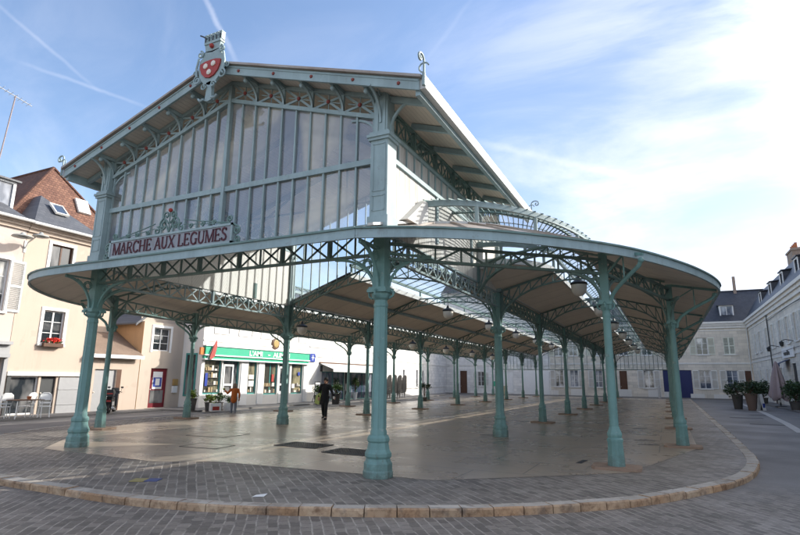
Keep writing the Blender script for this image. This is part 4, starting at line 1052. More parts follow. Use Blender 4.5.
def window(par, u0, u1, v0, v1, frame='white_paint', pane='pane', nx=2, ny=3, surround=None, sill=True, shut=None, open_=True, y=0.0, rev=.15, fw=.06, shw=None):
    mb = MB()
    yf = y+rev-.05
    if pane == 'pane' and sill: pane = random.choice(('pane','pane','pane_blue','pane_curtain'))
    for a, b, c, d in ((u0,u0+fw,v0,v1),(u1-fw,u1,v0,v1),(u0+fw,u1-fw,v0,v0+fw),(u0+fw,u1-fw,v1-fw,v1)): mb.box(a,yf,c,b,yf+.05,d)
    for i in range(1, nx): x = u0+(u1-u0)*i/nx; q = .035 if (nx == 2 and i == 1) or (nx == 4 and i == 2) else .016; mb.box(x-q,yf+.002,v0+fw,x+q,yf+.048,v1-fw)
    for j in range(1, ny): z = v0+(v1-v0)*j/ny; mb.box(u0+fw,yf+.006,z-.014,u1-fw,yf+.044,z+.014)
    wd = mb.build('window', M[frame], par)
    mb = MB(); mb.face([(u0+fw*.5,yf+.03,v0+fw*.5),(u1-fw*.5,yf+.03,v0+fw*.5),(u1-fw*.5,yf+.03,v1-fw*.5),(u0+fw*.5,yf+.03,v1-fw*.5)]); mb.build('pane', M[pane], wd)
    if surround:
        mb = MB(); q = .14
        mb.box(u0-q,y-.03,v0-q*.6,u0-.002,y+.03,v1+q); mb.box(u1+.002,y-.03,v0-q*.6,u1+q,y+.03,v1+q); mb.box(u0-.002,y-.03,v1+.002,u1+.002,y+.03,v1+q)
        mb.build('surround', M[surround], wd)
    if sill:
        mb = MB(); mb.box(u0-.15,y-.09,v0-.10,u1+.15,y+.06,v0-.004); mb.build('sill', M['trim'], wd)
    if shut:
        sw = shw or (u1-u0)/2
        for s in (0, 1):
            mb = MB(); a = (u0-sw-.03 if s == 0 else u1+.03); b = a+sw; yo = y-.055
            if not open_: a = u0+.01 if s == 0 else (u0+u1)/2+.005; b = a+(u1-u0)/2-.015; yo = y+.03
            for p, q, c, d in ((a,a+.06,v0,v1),(b-.06,b,v0,v1),(a+.06,b-.06,v0,v0+.08),(a+.06,b-.06,v1-.08,v1),(a+.06,b-.06,(v0+v1)/2-.04,(v0+v1)/2+.04)): mb.box(p,yo,c,q,yo+.04,d)
            z = v0+.10
            while z < v1-.10: mb.bar((a+.06,yo+.02,z),(b-.06,yo+.02,z),.035,.012,(0,.7,.7)); z += .055
            mb.build('shutter', M[shut], wd if False else par)
    return wd
def door(par, u0, u1, v0, v1, mat, y=0.0, rev=.15, panels=True, glass=None, name='door'):
    yf = y+rev-.06; mb = MB(); mb.box(u0,yf,v0,u1,yf+.06,v1)
    n = 2 if u1-u0 > 1.4 else 1
    if panels:
        for i in range(n):
            a, b = u0+(u1-u0)*i/n+.10, u0+(u1-u0)*(i+1)/n-.10
            for c, d in ((v0+.15,v0+(v1-v0)*.42),(v0+(v1-v0)*.48,v1-.15)):
                for p, q, r, t in ((a,a+.05,c,d),(b-.05,b,c,d),(a+.05,b-.05,c,c+.05),(a+.05,b-.05,d-.05,d)): mb.box(p,yf-.02,r,q,yf,t)
    dr = mb.build(name, M[mat], par)
    mb = MB(); mb.sphere((u0+.10 if n == 1 else (u0+u1)/2-.06, yf-.04, v0+1.0), .035, 8, 6); mb.build('handle', M['gold'], dr)
    if glass:
        mb = MB(); mb.box(u0+.14,yf-.006,glass[0],u1-.14,yf-.001,glass[1]); mb.build('pane', M['pane'], dr)
    return dr
def cornice(par, u0, u1, z, y=0.0, mat='trim', d=.28, h=.4, name='cornice'):
    mb = MB(); mb.box(u0,y-d*.35,z-h,u1,y-.001,z-h*.6); mb.box(u0,y-d*.65,z-h*.6,u1,y-.001,z-h*.3); mb.box(u0,y-d,z-h*.3,u1,y-.001,z); return mb.build(name, M[mat], par)
def band(par, u0, u1, z, y=0.0, mat='trim', d=.05, h=.16): 
    mb = MB(); mb.box(u0,y-d,z-h/2,u1,y-.001,z+h/2); return mb.build('string_course', M[mat], par)
def gable_roof(par, u0, u1, d0, d1, z, zr, mat, over=.25, yr=None, name='roof', hip0=0, hip1=0):
    """ridge along x at depth yr"""
    yr = (d0+d1)/2 if yr is None else yr; mb = MB()
    A = [(u0-.02,d0-over,z),(u1+.02,d0-over,z),(u1+.02-hip1,yr,zr),(u0-.02+hip0,yr,zr)]; B = [(u0-.02,d1+over,z),(u1+.02,d1+over,z)]
    mb.face(A); mb.face([B[1],B[0],A[3],A[2]])
    mb.face([A[0],A[3],B[0]]); mb.face([A[1],B[1],A[2]])
    r = mb.build(name, M[mat], par)
    mb = MB(); mb.bar((A[3][0],yr,zr+.02),(A[2][0],yr,zr+.02),.22,.10); mb.build('ridge', M['tile' if mat == 'tile' else 'slate'], r)
    return r
def gutter(par, u0, u1, z, y, mat='zinc'):
    mb = MB(); mb.tube([(u0,y,z),(u1,y,z)], .075, 8); return mb.build('gutter', M[mat], par)
def downpipe(par, u, z, y=-.08, mat='zinc', zb=-.1):
    mb = MB(); mb.tube([(u,y,zb),(u,y,z)], .05, 8); return mb.build('downpipe', M[mat], par, True)
def chimney(par, x0, x1, y0, y1, z0, z1, pots=3):
    mb = MB(); mb.box(x0,y0,z0,x1,y1,z1); mb.box(x0-.08,y0-.08,z1-.25,x1+.08,y1+.08,z1-.08); c = mb.build('chimney', M['chimney'], par)
    for k in range(pots):
        x = x0+(x1-x0)*(k+.5)/pots; mb = MB(); mb.lathe([(.13,z1),(.11,z1+.45),(.13,z1+.5)], (x,(y0+y1)/2,0), 10); mb.build('chimney_pot', M['terracotta'], c, True)
def dormer(par, u, y, z, w, h, depth=1.6, pane='pane_blue', slope_mat='slate', cheek='white_paint'):
    mb = MB(); mb.box(u-w/2-.12,y,z,u-w/2,y+depth,z+h); mb.box(u+w/2,y,z,u+w/2+.12,y+depth,z+h); mb.box(u-w/2-.12,y-.05,z-.12,u+w/2+.12,y+.2,z); mb.box(u-w/2,y,z+h-.1,u+w/2,y+.2,z+h)
    dm = mb.build('dormer', M[cheek], par)
    mb = MB(); mb.face([(u-w/2,y+.08,z),(u+w/2,y+.08,z),(u+w/2,y+.08,z+h-.1),(u-w/2,y+.08,z+h-.1)]); mb.build('pane', M[pane], dm)
    mb = MB(); mb.box(u-.03,y+.04,z,u+.03,y+.07,z+h-.1); mb.build('mullion', M['white_paint'], dm)
    mb = MB(); mb.slab([(u-w/2-.25,y-.15,z+h),(u+w/2+.25,y-.15,z+h),(u+w/2+.25,y+depth+.6,z+h+.25),(u-w/2-.25,y+depth+.6,z+h+.25)], (0,0,.08)); mb.build('dormer_roof', M[slope_mat], dm)
def house(name, label, loc, rz, w, h, d, ops, mat, cat='house'):
    t = thing(name, label, cat, loc, rz)
    mb = MB(); wall_front(mb, w, h, ops, z0=-.3); shell(mb, w, h, d)
    mb.face([(0.02,.5,-.2),(w-.02,.5,-.2),(w-.02,.5,h),(.02,.5,h)])
    mb.build('wall', M[mat], t, fix=False)
    return t
def skylight(par, c, w, hgt, n, mat='pane_blue'):
    """roof window; n = (0,-sy,sz) slope direction up the roof as (dy,dz)"""
    dy, dz = n; l = math.hypot(dy, dz); dy /= l; dz /= l
    def P(a, b, o): return (c[0]+a, c[1]+dy*b-dz*o, c[2]+dz*b+dy*o)
    mb = MB()
    for a0, a1, b0, b1 in ((-w/2-.06,-w/2,-hgt/2-.06,hgt/2+.06),(w/2,w/2+.06,-hgt/2-.06,hgt/2+.06),(-w/2,w/2,-hgt/2-.06,-hgt/2),(-w/2,w/2,hgt/2,hgt/2+.06)):
        mb.slab([P(a0,b0,.0),P(a1,b0,.0),P(a1,b1,.0),P(a0,b1,.0)], tuple(Vector(P(0,0,.1))-Vector(P(0,0,0))))
    f = mb.build('roof_window', M['trim'], par)
    mb = MB(); mb.face([P(-w/2,-hgt/2,.07),P(w/2,-hgt/2,.07),P(w/2,hgt/2,.07),P(-w/2,hgt/2,.07)]); mb.build('pane', M[mat], f)

# ---- LEFT SIDE (front faces +x; local x = world y) -------------------------------------------
LX = -17.0; RL = PI/2
# pale pink house at the frame's edge: world y -8 .. 4.95
ops = [(11.95-.45,11.95+.45,4.45,6.75),(9.0,9.9,4.45,6.75),(11.0,12.7,0,2.4)]
hp = house('pink_house', 'pale pink rendered house with white louvred shutters and a grey shopfront at the left edge', (LX,-8,0), RL, 12.9, 8.25, 9, ops, 'pink')
for o in ops[:2]: window(hp, *o[:4], shut='shutter', surround='white_paint', shw=.62)
window(hp, 11.0,12.7,0,2.4, 'grey_door', 'shop_glass', 2, 1, sill=False)
mb = MB(); mb.box(9.5,-.32,2.45,12.85,-.002,2.62); mb.box(9.5,-.22,2.62,12.85,-.002,3.0); mb.box(9.5,-.40,3.0,12.85,-.002,3.14); mb.box(9.6,-.12,0,10.0,-.002,2.45); mb.box(12.72,-.16,0,12.88,-.002,2.45); mb.build('shopfront', M['grey_door'], hp)
cornice(hp, 0,12.9,8.62, mat='cream'); gutter(hp, 0,12.9,8.62,-.42)
gable_roof(hp, 0,12.9,0,4.4,8.6,10.7,'slate',.4,2.2,hip1=2.4); dormer(hp, 11.6,.5,8.72,1.35,1.75)
# cream house y 4.95..8.55
ops = [(1.17,2.22,6.25,7.9),(1.27,2.25,3.15,4.72),(.26,1.45,-.02,1.66),(1.55,2.25,-.1,1.66)]
hc = house('cream_house', 'cream rendered house with a red flower box window and closed grey shopfront', (LX,4.92,0), RL, 3.62, 8.25, 9, ops, 'cream')
window(hc, *ops[0], surround='white_paint', nx=2, ny=1, sill=False, frame='brown_wood'); window(hc, *ops[1], surround='white_paint', nx=2, ny=3)
window(hc, *ops[2], frame='white_paint', nx=1, ny=1, pane='pane', sill=False)
door(hc, *ops[3], 'dark_grey', panels=False)
mb = MB(); mb.box(2.38,-.05,-.1,3.4,-.002,1.62); mb.box(2.38,-.07,.35,3.4,-.05,.37); mb.box(2.38,-.07,1.05,3.4,-.05,1.07); mb.build('roller_panel', M['grey_door'], hc)
mb = MB(); mb.box(.05,-.10,1.68,3.5,-.002,1.86); mb.build('shopfront_band', M['trim'], hc)
mb = MB(); mb.box(.08,-.06,-.1,.24,-.002,1.68); mb.build('pilaster', M['dark_grey'], hc)
cornice(hc, 0,3.62,8.60, mat='cream'); gutter(hc, 0,3.62,8.60,-.42)
r = MB(); r.face([(0,-.4,8.6),(3.66,-.4,8.6),(1.42,2.0,10.7)]); r.face([(3.66,-.4,8.6),(3.66,4,8.6),(1.42,4,10.7),(1.42,2.0,10.7)]); r.face([(0,-.4,8.6),(1.42,2.0,10.7),(1.42,4,10.7),(0,4,8.6)]); r.build('roof', M['slate'], hc, fix=True)
mb = MB(); mb.box(3.45,-.02,-.1,3.64,.3,8.2); mb.build('quoin', M['cream'], hc)
skylight(hc, (1.75,.9,9.85), .55, .8, (2.4,2.15))
# tall brown tiled roof behind: ridge runs away from the square, hipped end faces it
ht = thing('tiled_house', 'tall old house behind with a steep brown clay tiled roof', 'house', (-21,7.86,0))
mb = MB(); mb.box(-9,-2.8,0,2.1,3.0,9.3); mb.build('wall', M['cream'], ht)
M['tile_y'] = brickmat('brown_clay_tile_sunlit', (.125,.054,.036), (.215,.105,.068), (.06,.03,.022), 1.0, .20, .15, .010, (0,0,0), .85, .9, .03, var=.5, swz='YZX', stain=(.13,.06,.04))  # lighter copy of the roof tile, sunlight put into its colour
mb = MB(); mb.face([(0,0,13.1),(-9,0,13.1),(-9,-3.05,9.15),(2.3,-3.05,9.15)]); mb.face([(0,0,13.1),(2.3,3.25,9.15),(-9,3.25,9.15),(-9,0,13.1)]); mb.face([(-9,0,13.1),(-9,3.25,9.15),(-9,-3.05,9.15)]); rf = mb.build('roof', M['tile'], ht)
mb = MB(); mb.face([(0,0,13.1),(2.3,-3.05,9.15),(2.3,3.25,9.15)]); mb.build('hip_end', M['tile_y'], ht)
for a_, b_ in (((0,0,13.12),(2.3,-3.05,9.17)),((0,0,13.12),(2.3,3.25,9.17)),((0,0,13.12),(-9,0,13.12))): mb = MB(); mb.tube([a_,b_], .08, 6); mb.build('ridge', M['tile'], ht)
mb = MB(); mb.slab([(1.02,.75,11.38),(1.02,1.45,11.38),(1.52,1.45,10.52),(1.52,.75,10.52)], (.10,0,.06)); mb.build('roof_window', M['trim'], ht)
mb = MB(); mb.box(-.2,-2.75,9.6,.35,-2.1,11.0); ck = mb.build('chimney', M['white_wall'], ht); mb = MB(); mb.tube([(.08,-2.4,10.95),(.25,-2.25,11.5)], .10, 8); mb.build('chimney_pot', M['terracotta'], ck)
an = thing('tv_antenna', 'grey pole television antenna leaning above the slate roof', 'antenna', (LX-3.6,4.85,10.8))
mb = MB(); mb.tube([(0,0,0),(0,.35,5.3)], .035, 6); mb.build('mast', simple('rusty_mast',(.27,.22,.22),.7), an)
mb = MB(); mb.tube([(-.1,-.75,5.5),(.1,1.15,5.05)], .022, 5)
for k in range(9): y = -.75+.22*k; mb.tube([(-.28,y+.03,5.5-.052*k*.95),(.28,y-.03,5.5-.052*k*.95)], .012, 4)
mb.build('aerial', M['zinc'], an)
# low garage y 8.55..11.6
ops = [(.5,1.72,-.1,2.05)]
hg = house('low_garage', 'low cream garage with a grey metal door under a tiled lean-to roof', (LX,8.56,0), RL, 3.05, 2.75, 5, ops, 'cream', 'garage')
door(hg, *ops[0], 'grey_door', panels=False); mb = MB(); mb.box(1.74,-.01,-.1,2.0,.02,2.05); mb.build('door_jamb', M['brown_wood'], hg)
mb = MB(); mb.slab([(-.02,-.3,2.72),(3.0,-.3,2.72),(3.0,2.6,4.4),(-.02,2.6,4.4)], (0,-.04,.07)); mb.build('roof', simple('pale_tile',(.20,.145,.11),.85,.3,12,.5,.02), hg)
mb = MB(); mb.box(-.02,-.36,2.62,3.04,-.28,2.80); mb.build('gutter', M['white_paint'], hg)
# ochre house with the red door y 11.65..14.5
ops = [(.68,1.82,3.15,4.46),(.75,1.9,.0,2.17)]
ho = house('ochre_house', 'beige house with a dark red door, posters and a white framed window', (LX,11.65,0), RL, 2.95, 4.75, 6, ops, 'ochre')
window(ho, *ops[0], surround='white_paint', nx=2, ny=3, sill=False); dr = door(ho, *ops[1], 'red_door', panels=False, glass=(.25,.95))
mb = MB(); mb.box(.98,.075,1.02,1.62,.083,1.98); mb.build('poster', M['white_plastic'], dr)
mb = MB(); mb.box(1.02,.066,1.14,1.58,.074,1.66); mb.build('poster_panel', M['blue_sign'], dr)
mb = MB(); mb.box(1.16,.058,1.22,1.44,.065,1.6); mb.build('poster_figure', M['white_plastic'], dr)
mb = MB(); mb.box(-.012,-.012,-.1,-.002,6,4.7); mb.build('side_wall', M['ochre_side'], ho)
mb = MB(); mb.box(0.0,-.004,.0,.5,-.001,4.6); 
mb = MB(); mb.slab([(-.35,.3,4.55),(-.35,6,4.55),(1.6,6,6.1),(1.6,.3,6.1)], (0,0,.07)); mb.slab([(-.35,.3,4.62),(1.6,.3,6.17),(1.6,.22,6.17),(-.35,.22,4.62)], (0,0,-.15)); mb.slab([(1.6,.3,6.1),(1.6,6,6.1),(3.1,6,4.9),(3.1,.3,4.9)], (0,0,.07)); mb.build('roof', M['slate'], ho)
mb = MB(); wall_front(mb, 2.95, 5.6, [], z0=4.75, y=.3); mb.build('upper_wall', M['ochre'], ho)
o = MB(); o.box(-.16,-.10,0,.16,.0,.36); o = o.build('letter_box', simple('tan_letterbox',(.42,.27,.10),.5)); o.location = (LX+.005,14.1,1.22); o.rotation_euler = (0,0,RL); tag(o, 'tan letter box on the beige wall right of the red door', 'letter box')
o = MB(); o.box(-.17,-.10,0,.17,.0,.38); o = o.build('letter_box', M['white_plastic']); o.location = (LX+.005,14.08,.80); o.rotation_euler = (0,0,RL); tag(o, 'white letter box below the tan letter box', 'letter box')
# green shop y 14.5..25.1 at x=-15.4 ------------------------------------------------------------
SX = -15.4
ops = [(.25,1.65,.72,2.78),(1.75,3.2,-.02,2.76),(4.0,4.85,.66,2.76),(5.6,7.0,.6,2.76),(7.1,8.35,-.02,2.74),(8.55,9.9,.6,2.74)]
hs = house('shop_building', 'white building with an emerald shop fascia, teal window frames and glass doors', (SX,14.5,0), RL, 10.65, 6.6, 8, ops, 'white_wall', 'shop')
for k in (0,2,3,5): window(hs, *ops[k], frame='teal_frame', pane='shop_glass', nx=1 if k != 3 else 2, ny=1, sill=False, fw=.10)
for k in (1,4):
    u0,u1,v0,v1 = ops[k]; window(hs, u0,u1,v0,v1, frame='teal_frame', pane='pane', nx=1, ny=1, sill=False, fw=.10)
    d_ = MB(); a = u0+.12; d_.box(a,.05,0,a+.1,.10,2.5); d_.box(a+.75,.05,0,a+.85,.10,2.5); d_.box(a+.1,.05,2.38,a+.75,.10,2.5); d_.box(a+.1,.05,0,a+.75,.10,.8); d_.box(a+.1,.05,1.2,a+.75,.10,1.32); d_.build('shop_door', M['white_plastic'], hs)
mb = MB(); mb.box(.05,-.20,3.02,10.4,-.002,3.52); mb.build('fascia_sign', M['green_sign'], hs)
mb = MB(); mb.box(.0,-.24,2.96,10.45,-.003,3.03); mb.box(0,-.24,2.72,10.45,-.003,2.79); mb.box(0,-.26,3.52,10.45,-.003,3.58); mb.build('fascia_trim', M['white_plastic'], hs)
mb = MB(); mb.box(.05,-.14,2.79,10.4,-.002,2.96); mb.build('fascia_band', M['green_sign'], hs)
def text(par, body, size, loc, rz, mat, name='lettering', bold=.0, scale_x=1.0, align='LEFT'):
    c = bpy.data.curves.new(name, 'FONT'); c.body = body; c.size = size; c.extrude = .008; c.offset = bold; c.align_x = align
    o = bpy.data.objects.new(name, c); COL.objects.link(o); o.parent = par; o.location = loc; o.rotation_euler = (PI/2,0,rz); c.materials.append(M[mat])
    dg = bpy.context.evaluated_depsgraph_get(); dg.update(); me = bpy.data.meshes.new_from_object(o.evaluated_get(dg)); bpy.data.objects.remove(o)
    o = bpy.data.objects.new(name, me); COL.objects.link(o); o.parent = par; o.location = loc; o.rotation_euler = (PI/2,0,rz); o.scale = (scale_x,1,1); return o
text(hs, "L'AMI", .44, (3.75,-.215,3.10), 0, 'white_plastic', bold=.012, scale_x=1.25); text(hs, "\u2013", .44, (5.6,-.215,3.10), 0, 'white_plastic', bold=.012); text(hs, "ALIMEN", .44, (6.15,-.215,3.10), 0, 'white_plastic', bold=.012, scale_x=1.2)
band(hs, 0,10.65,3.86, mat='trim', h=.10)
for k in range(5): mb = MB(); u = .8+k*2.1; mb.box(u,-.04,4.3,u+1.3,-.002,4.36); mb.box(u,-.04,4.36,u+.06,-.002,5.6); mb.box(u+1.24,-.04,4.36,u+1.3,-.002,5.6); mb.build('wall_moulding', M['trim'], hs)
for a_, b_ in ((3.3,3.95),(4.95,5.5),(9.98,10.5)): mb = MB(); mb.box(a_,-.05,0,b_,-.002,2.7); mb.build('pilaster', M['white_plastic'], hs)
mb = MB()
for q in ((.35,.45,.6,3.1),(1.15,1.25,.6,3.1),(.45,1.15,.6,.7),(.45,1.15,3.0,3.1)): mb.box(-.05,q[0],q[2],-.003,q[1],q[3])
sw_ = mb.build('side_window', M['teal_frame'], hs); mb = MB(); mb.box(-.02,.45,.7,-.004,1.15,3.0); mb.build('pane', M['pane'], sw_)
for u, z, m_, w_, h_ in [(4.15,1.15,'white_plastic',.5,.36),(4.15,1.6,'display_pale',.5,.3),(6.45,1.45,'red',.22,.5),(.42,1.2,'blue_sign',.2,.75),(8.75,1.0,'white_plastic',.3,.3),(9.4,1.9,'blue_sign',.25,.25)]:
    mb = MB(); mb.box(u,.062,z,u+w_,.072,z+h_); mb.build('window_poster', M[m_], hs)
for u0, u1, z0, z1 in ((.42,1.5,.85,2.65),(4.15,4.75,.8,1.1),(5.75,6.9,.72,1.4),(8.7,9.8,.72,1.6)):     # goods on shelves behind the glass line
    mb = MB(); z = z0; rr = random.Random(int(u0*10))
    while z < z1-.2:
        u = u0
        while u < u1-.1:
            w_ = rr.uniform(.06,.2); h_ = rr.uniform(.1,.32); mb.mi = rr.randrange(3); mb.box(u,.066,z,min(u+w_,u1),.086,z+h_); u += w_+rr.uniform(.01,.1)
        mb.mi = 2; mb.box(u0,.0665,z-.03,u1,.09,z); z += .42
    mb.box(u0,.0665,z0,u0+.02,.09,z-.42)
    mb.build('window_display', [M['display_tan'], M['display_pale'], M['display_dark']], hs)
cornice(hs, 0,10.65,6.8); gable_roof(hs, 0,10.65,0,8,6.75,9.6,'slate',.35)
mb = MB(); mb.box(-.62,-.002,.55,-.02,.05,3.15); 
fl_ = thing('shop_flag', 'small red flag drooping from the left end of the green shop fascia', 'flag', (SX+.2,15.0,2.75))
mb = MB(); mb.tube([(0,-.30,.0),(.1,.25,1.15)], .018, 6); mb.build('staff', M['white_metal'], fl_)
mb = MB(); mb.slab([(.10,.26,1.16),(.12,.30,.80),(.14,.12,.15),(.12,-.16,-.05),(.10,-.22,.10),(.08,-.06,.55),(.10,.10,.90)], (.03,0,0)); mb.build('cloth', M['red'], fl_)
cs = thing('carrot_sign', 'orange projecting sign on the shop wall beside the red flag', 'sign', (SX,14.7,3.0)); mb = MB(); mb.box(.0,-.45,0,.12,.10,.42); mb.build('panel', simple('orange_enamel',(.55,.17,.03),.5), cs)
bs = thing('blue_sign', 'blue square projecting sign with a white mark at the right end of the shop', 'sign', (SX,25.2,2.95))
mb = MB(); mb.box(.0,-.03,0,.08,.62,.62); mb.box(-.12,.2,.2,.0,.3,.4); mb.build('panel', M['blue_sign'], bs); mb = MB(); mb.box(.081,.12,.28,.09,.48,.34); mb.box(.081,.26,.12,.09,.34,.50); mb.build('mark', M['white_plastic'], bs)
rs = thing('round_sign', 'round brown and gold emblem sign mounted above the green fascia', 'sign', (SX,21.05,4.05))
mb = MB(); mb.lathe([(.40,0),(.40,.06),(.34,.08)], (0,0,0), 20); mb.xf(Matrix.Rotation(PI/2,4,'Y')); mb.build('disc', M['brown_wood'], rs); mb = MB(); mb.lathe([(.27,.08),(.27,.10),(.22,.11)], (0,0,0), 16); mb.xf(Matrix.Rotation(PI/2,4,'Y')); mb.build('emblem', simple('old_gold',(.36,.25,.08),.5), rs)
# restaurant y 25.1..39.3 -----------------------------------------------------------------------
ops = [(1.75,5.2,.0,2.25),(5.4,10.2,0,2.25),(11.0,11.9,.9,2.5)]
hr = house('restaurant_building', 'white building with a long white awning over dark teal restaurant glazing', (SX,25.15,0), RL, 14.2, 6.4, 8, ops, 'white_wall', 'restaurant')
window(hr, *ops[0], frame='teal_frame', pane='pane_blue', nx=4, ny=1, sill=False); window(hr, *ops[1], frame='teal_frame', pane='pane_blue', nx=5, ny=1, sill=False); window(hr, *ops[2])
mb = MB(); mb.slab([(1.4,-.04,2.86),(10.6,-.04,2.86),(10.6,-1.3,2.42),(1.4,-1.3,2.42)], (0,0,.03)); mb.box(1.4,-1.32,2.22,10.6,-1.29,2.44); aw = mb.build('awning', M['awning'], hr)
mb = MB(); mb.box(1.35,-.10,2.86,10.65,-.02,2.98); mb.build('awning_box', M['brown_wood'], aw)
for q in ((1.5,1.75,2.25,2.7),(5.22,5.38,0,2.3),(10.22,10.5,0,2.3)): mb = MB(); mb.box(q[0],-.07,q[2],q[1],-.002,q[3]); mb.build('pilaster', M['dark_grey'], hr)
band(hr, 0,14.2,4.1, mat='trim', h=.10); cornice(hr, 0,14.2,6.6); gable_roof(hr, 0,14.2,0,8,6.55,9.4,'slate',.35)
for k in range(6): mb = MB(); u = .8+k*2.3; mb.box(u,-.05,3.35,u+1.1,-.002,3.45); mb.build('wall_moulding', M['trim'], hr)
# white corner house y 39.4..55
ops = [(3.1,3.75,1.0,2.7),(8.0,8.7,.85,2.78),(10.5,11.3,.8,2.75),(12.9,13.6,.78,2.76)]
hw = house('white_corner_house', 'whitewashed stone house with tall narrow windows at the far left corner', (SX,39.4,0), RL+.137, 22.8, 6.2, 7, ops, 'white_stone')
for o in ops: window(hw, *o, nx=1, ny=2, pane='pane')
band(hw, 0,22.6,3.55, h=.14); band(hw, 0,22.6,.8, h=.06)
cornice(hw, 0,22.6,6.4); gable_roof(hw, 0,22.6,0,7,6.35,9.8,'slate',.3)

# ---- FAR SIDE (front faces -y) ---------------------------------------------------------------
FY = 62.0
ops = [(2.7,3.7,-.1,2.95),(5.2,6.15,.95,2.85),(8.6,10.1,.2,2.95)]
fa = house('far_left_house', 'pale whitewashed house with a brown door and white gate facing the hall', (-19.2,FY,0), 0, 14.9, 13.6, 10, ops, 'white_stone')  # hidden upper storeys added to cast shade on the white corner house
door(fa, *ops[0], 'brown_wood'); window(fa, *ops[1], shut='shutter', shw=.6, pane='pane'); door(fa, *ops[2], 'white_paint', name='gate')
mb = MB(); mb.box(11.2,-.05,-.05,14.7,-.002,2.95); mb.build('white_gate', M['white_paint'], fa)
mb = MB(); mb.box(7.3,-.03,.95,7.8,-.002,1.6); mb.build('poster', M['green_sign'], fa)
band(fa, 0,14.9,3.7, h=.14); cornice(fa, 0,14.9,13.8); gable_roof(fa, 0,14.9,0,10,13.7,17.6,'slate',.35)
ops2 = [(.05,.75),(2.85,3.7),(5.2,6.35),(10.85,12.0),(15.95,17.1),(18.8,19.95)]
X0 = -4.3
gops = [(-1.0+.0-X0-4.0+.35,0,0,0)]
G0 = [(-4.75,-4.35),(-1.9,-1.3),(.95,1.95),(6.45,7.65),(12.35,13.55),(15.05,16.2)]
lower = [(-3.9+.2,-2.9+.2),(-1.9,-.9),(.95,1.95),(6.55,7.65),(12.35,13.5),(15.05,16.15)]
ops = [(a-X0,b-X0,1.02,3.08) for a, b in lower] + [(a-X0,b-X0,4.85,6.78) for a, b in ((-3.7,-2.7),(-1.9,-.9),(.95,1.95),(4.0,5.0),(6.55,7.65),(9.4,10.5),(12.35,13.5),(15.05,16.15))]
ops += [(3.88-X0,4.72-X0,.12,3.0),(8.62-X0,11.6-X0,-.1,3.1),(16.78-X0,17.45-X0,.1,3.03)]
fb = house('far_stone_house', 'long pale limestone house with shuttered windows, slate roof and a big blue garage door', (X0,FY,0), 0, 22.2, 8.1, 10, ops, 'far_stone')
for k, o in enumerate(ops[:6]): window(fb, *o, shut='shutter', shw=.62, pane='pane_blue' if k in (1,2,5) else 'pane', nx=2, ny=3)
for k, o in enumerate(ops[6:14]): window(fb, *o, shut='shutter_green', shw=.66, open_=(k != 7), pane='pane', nx=2, ny=3)
door(fb, *ops[14], 'brown_wood'); door(fb, *ops[15], 'blue_door', panels=False, name='garage_door'); door(fb, *ops[16], 'brown_wood')
band(fb, 0,21.9,3.85, h=.18); band(fb, 0,21.9,7.55, h=.10); cornice(fb, 0,22.2,8.55, d=.4, h=.75)
for k in range(8): mb = MB(); a = [-.5,2.4,8.0,11.2,12.9,15.6,17.9,20.6][k]; mb.box(a,-.03,-.1,a+1.4,-.002,random.uniform(.4,.9)); mb.build('plinth_patch', M['trim'], fb)
gable_roof(fb, 0,29,0,10,8.5,12.6,'slate_dark',.3,4.0)
mb = MB()
for x in (19.35+.15,): pass
dormer(fb, 20.1,.55,8.95,1.15,1.5); dormer(fb, 12.2,.55,8.95,1.15,1.5); skylight(fb, (21.6+.3,2.2,10.7), .6, .7, (4.3,4.1))
mb = MB(); mb.box(21.35,3.6,11.5,21.65,3.9,14.3); mb.build('flue', M['chimney'], fb); downpipe(fb, 21.75, 8.0)
for k in (2,4,9,): pass
bo = MB(); bo.lathe([(.14,0),(.13,1.35),(.10,1.42)], (0,0,0), 12); bo = bo.build('bollard', M['palestone'], None, True); bo.location = (8.1,60.6,-.1); tag(bo, 'pale stone bollard standing at the left edge of the blue garage door', 'bollard')
ub = thing('utility_cabinet', 'beige utility cabinet standing by the white gate at the far end', 'cabinet', (-8.6,55.2,-.02))
mb = MB(); mb.box(-.42,-.2,.06,.42,.2,1.05); mb.box(-.46,-.24,1.05,.46,.24,1.10); mb.build('body', simple('beige_cabinet',(.46,.42,.33),.6), ub); mb = MB(); mb.box(-.40,-.22,.0,.40,.18,.06); mb.build('foot', M['dark_grey'], ub); mb = MB(); mb.box(-.005,-.21,.1,.005,-.2,1.0); mb.build('door_joint', M['dark'], ub)

# ---- RIGHT SIDE (front faces -x; local x = -world y) ------------------------------------------
RX = 17.6; RR = -PI/2
def RU(y): return 61.9-y           # world y -> local x
up_y = [57.5,54.6,50.4,47.4,43.8,41.0,38.0,35.4,32.5,29.5]
ops = []
for y in up_y: ops.append((RU(y)-.5,RU(y)+.5,4.75,6.75))
dn_y = [56.5,52.5,48.8,45.5]
for y in dn_y: ops.append((RU(y)-.5,RU(y)+.5,1.0,3.0))
ops += [(RU(40.5)-.75,RU(40.5)+.75,-.05,3.2),(RU(36.9)-.7,RU(36.9)+.7,.9,3.0),(RU(33)-.7,RU(33)+.7,.9,3.0),(RU(28.5)-.7,RU(28.5)+.7,.9,3.0)]
hr_ = house('right_terrace', 'long grey limestone terrace with tall shutters, slate dormers and brick chimney at the right edge', (RX,61.9,0), RR, 34.4, 8.2, 9, ops, 'right_stone')
for o in ops[:10]: window(hr_, *o, shut='shutter', shw=.55, pane='pane', nx=2, ny=3)
for o in ops[10:14]: window(hr_, *o, shut='shutter', shw=.55, pane='pane', nx=2, ny=3)
door(hr_, *ops[14], 'dark_grey', panels=True)
for o in ops[15:]: window(hr_, *o, nx=2, ny=2, pane='pane')
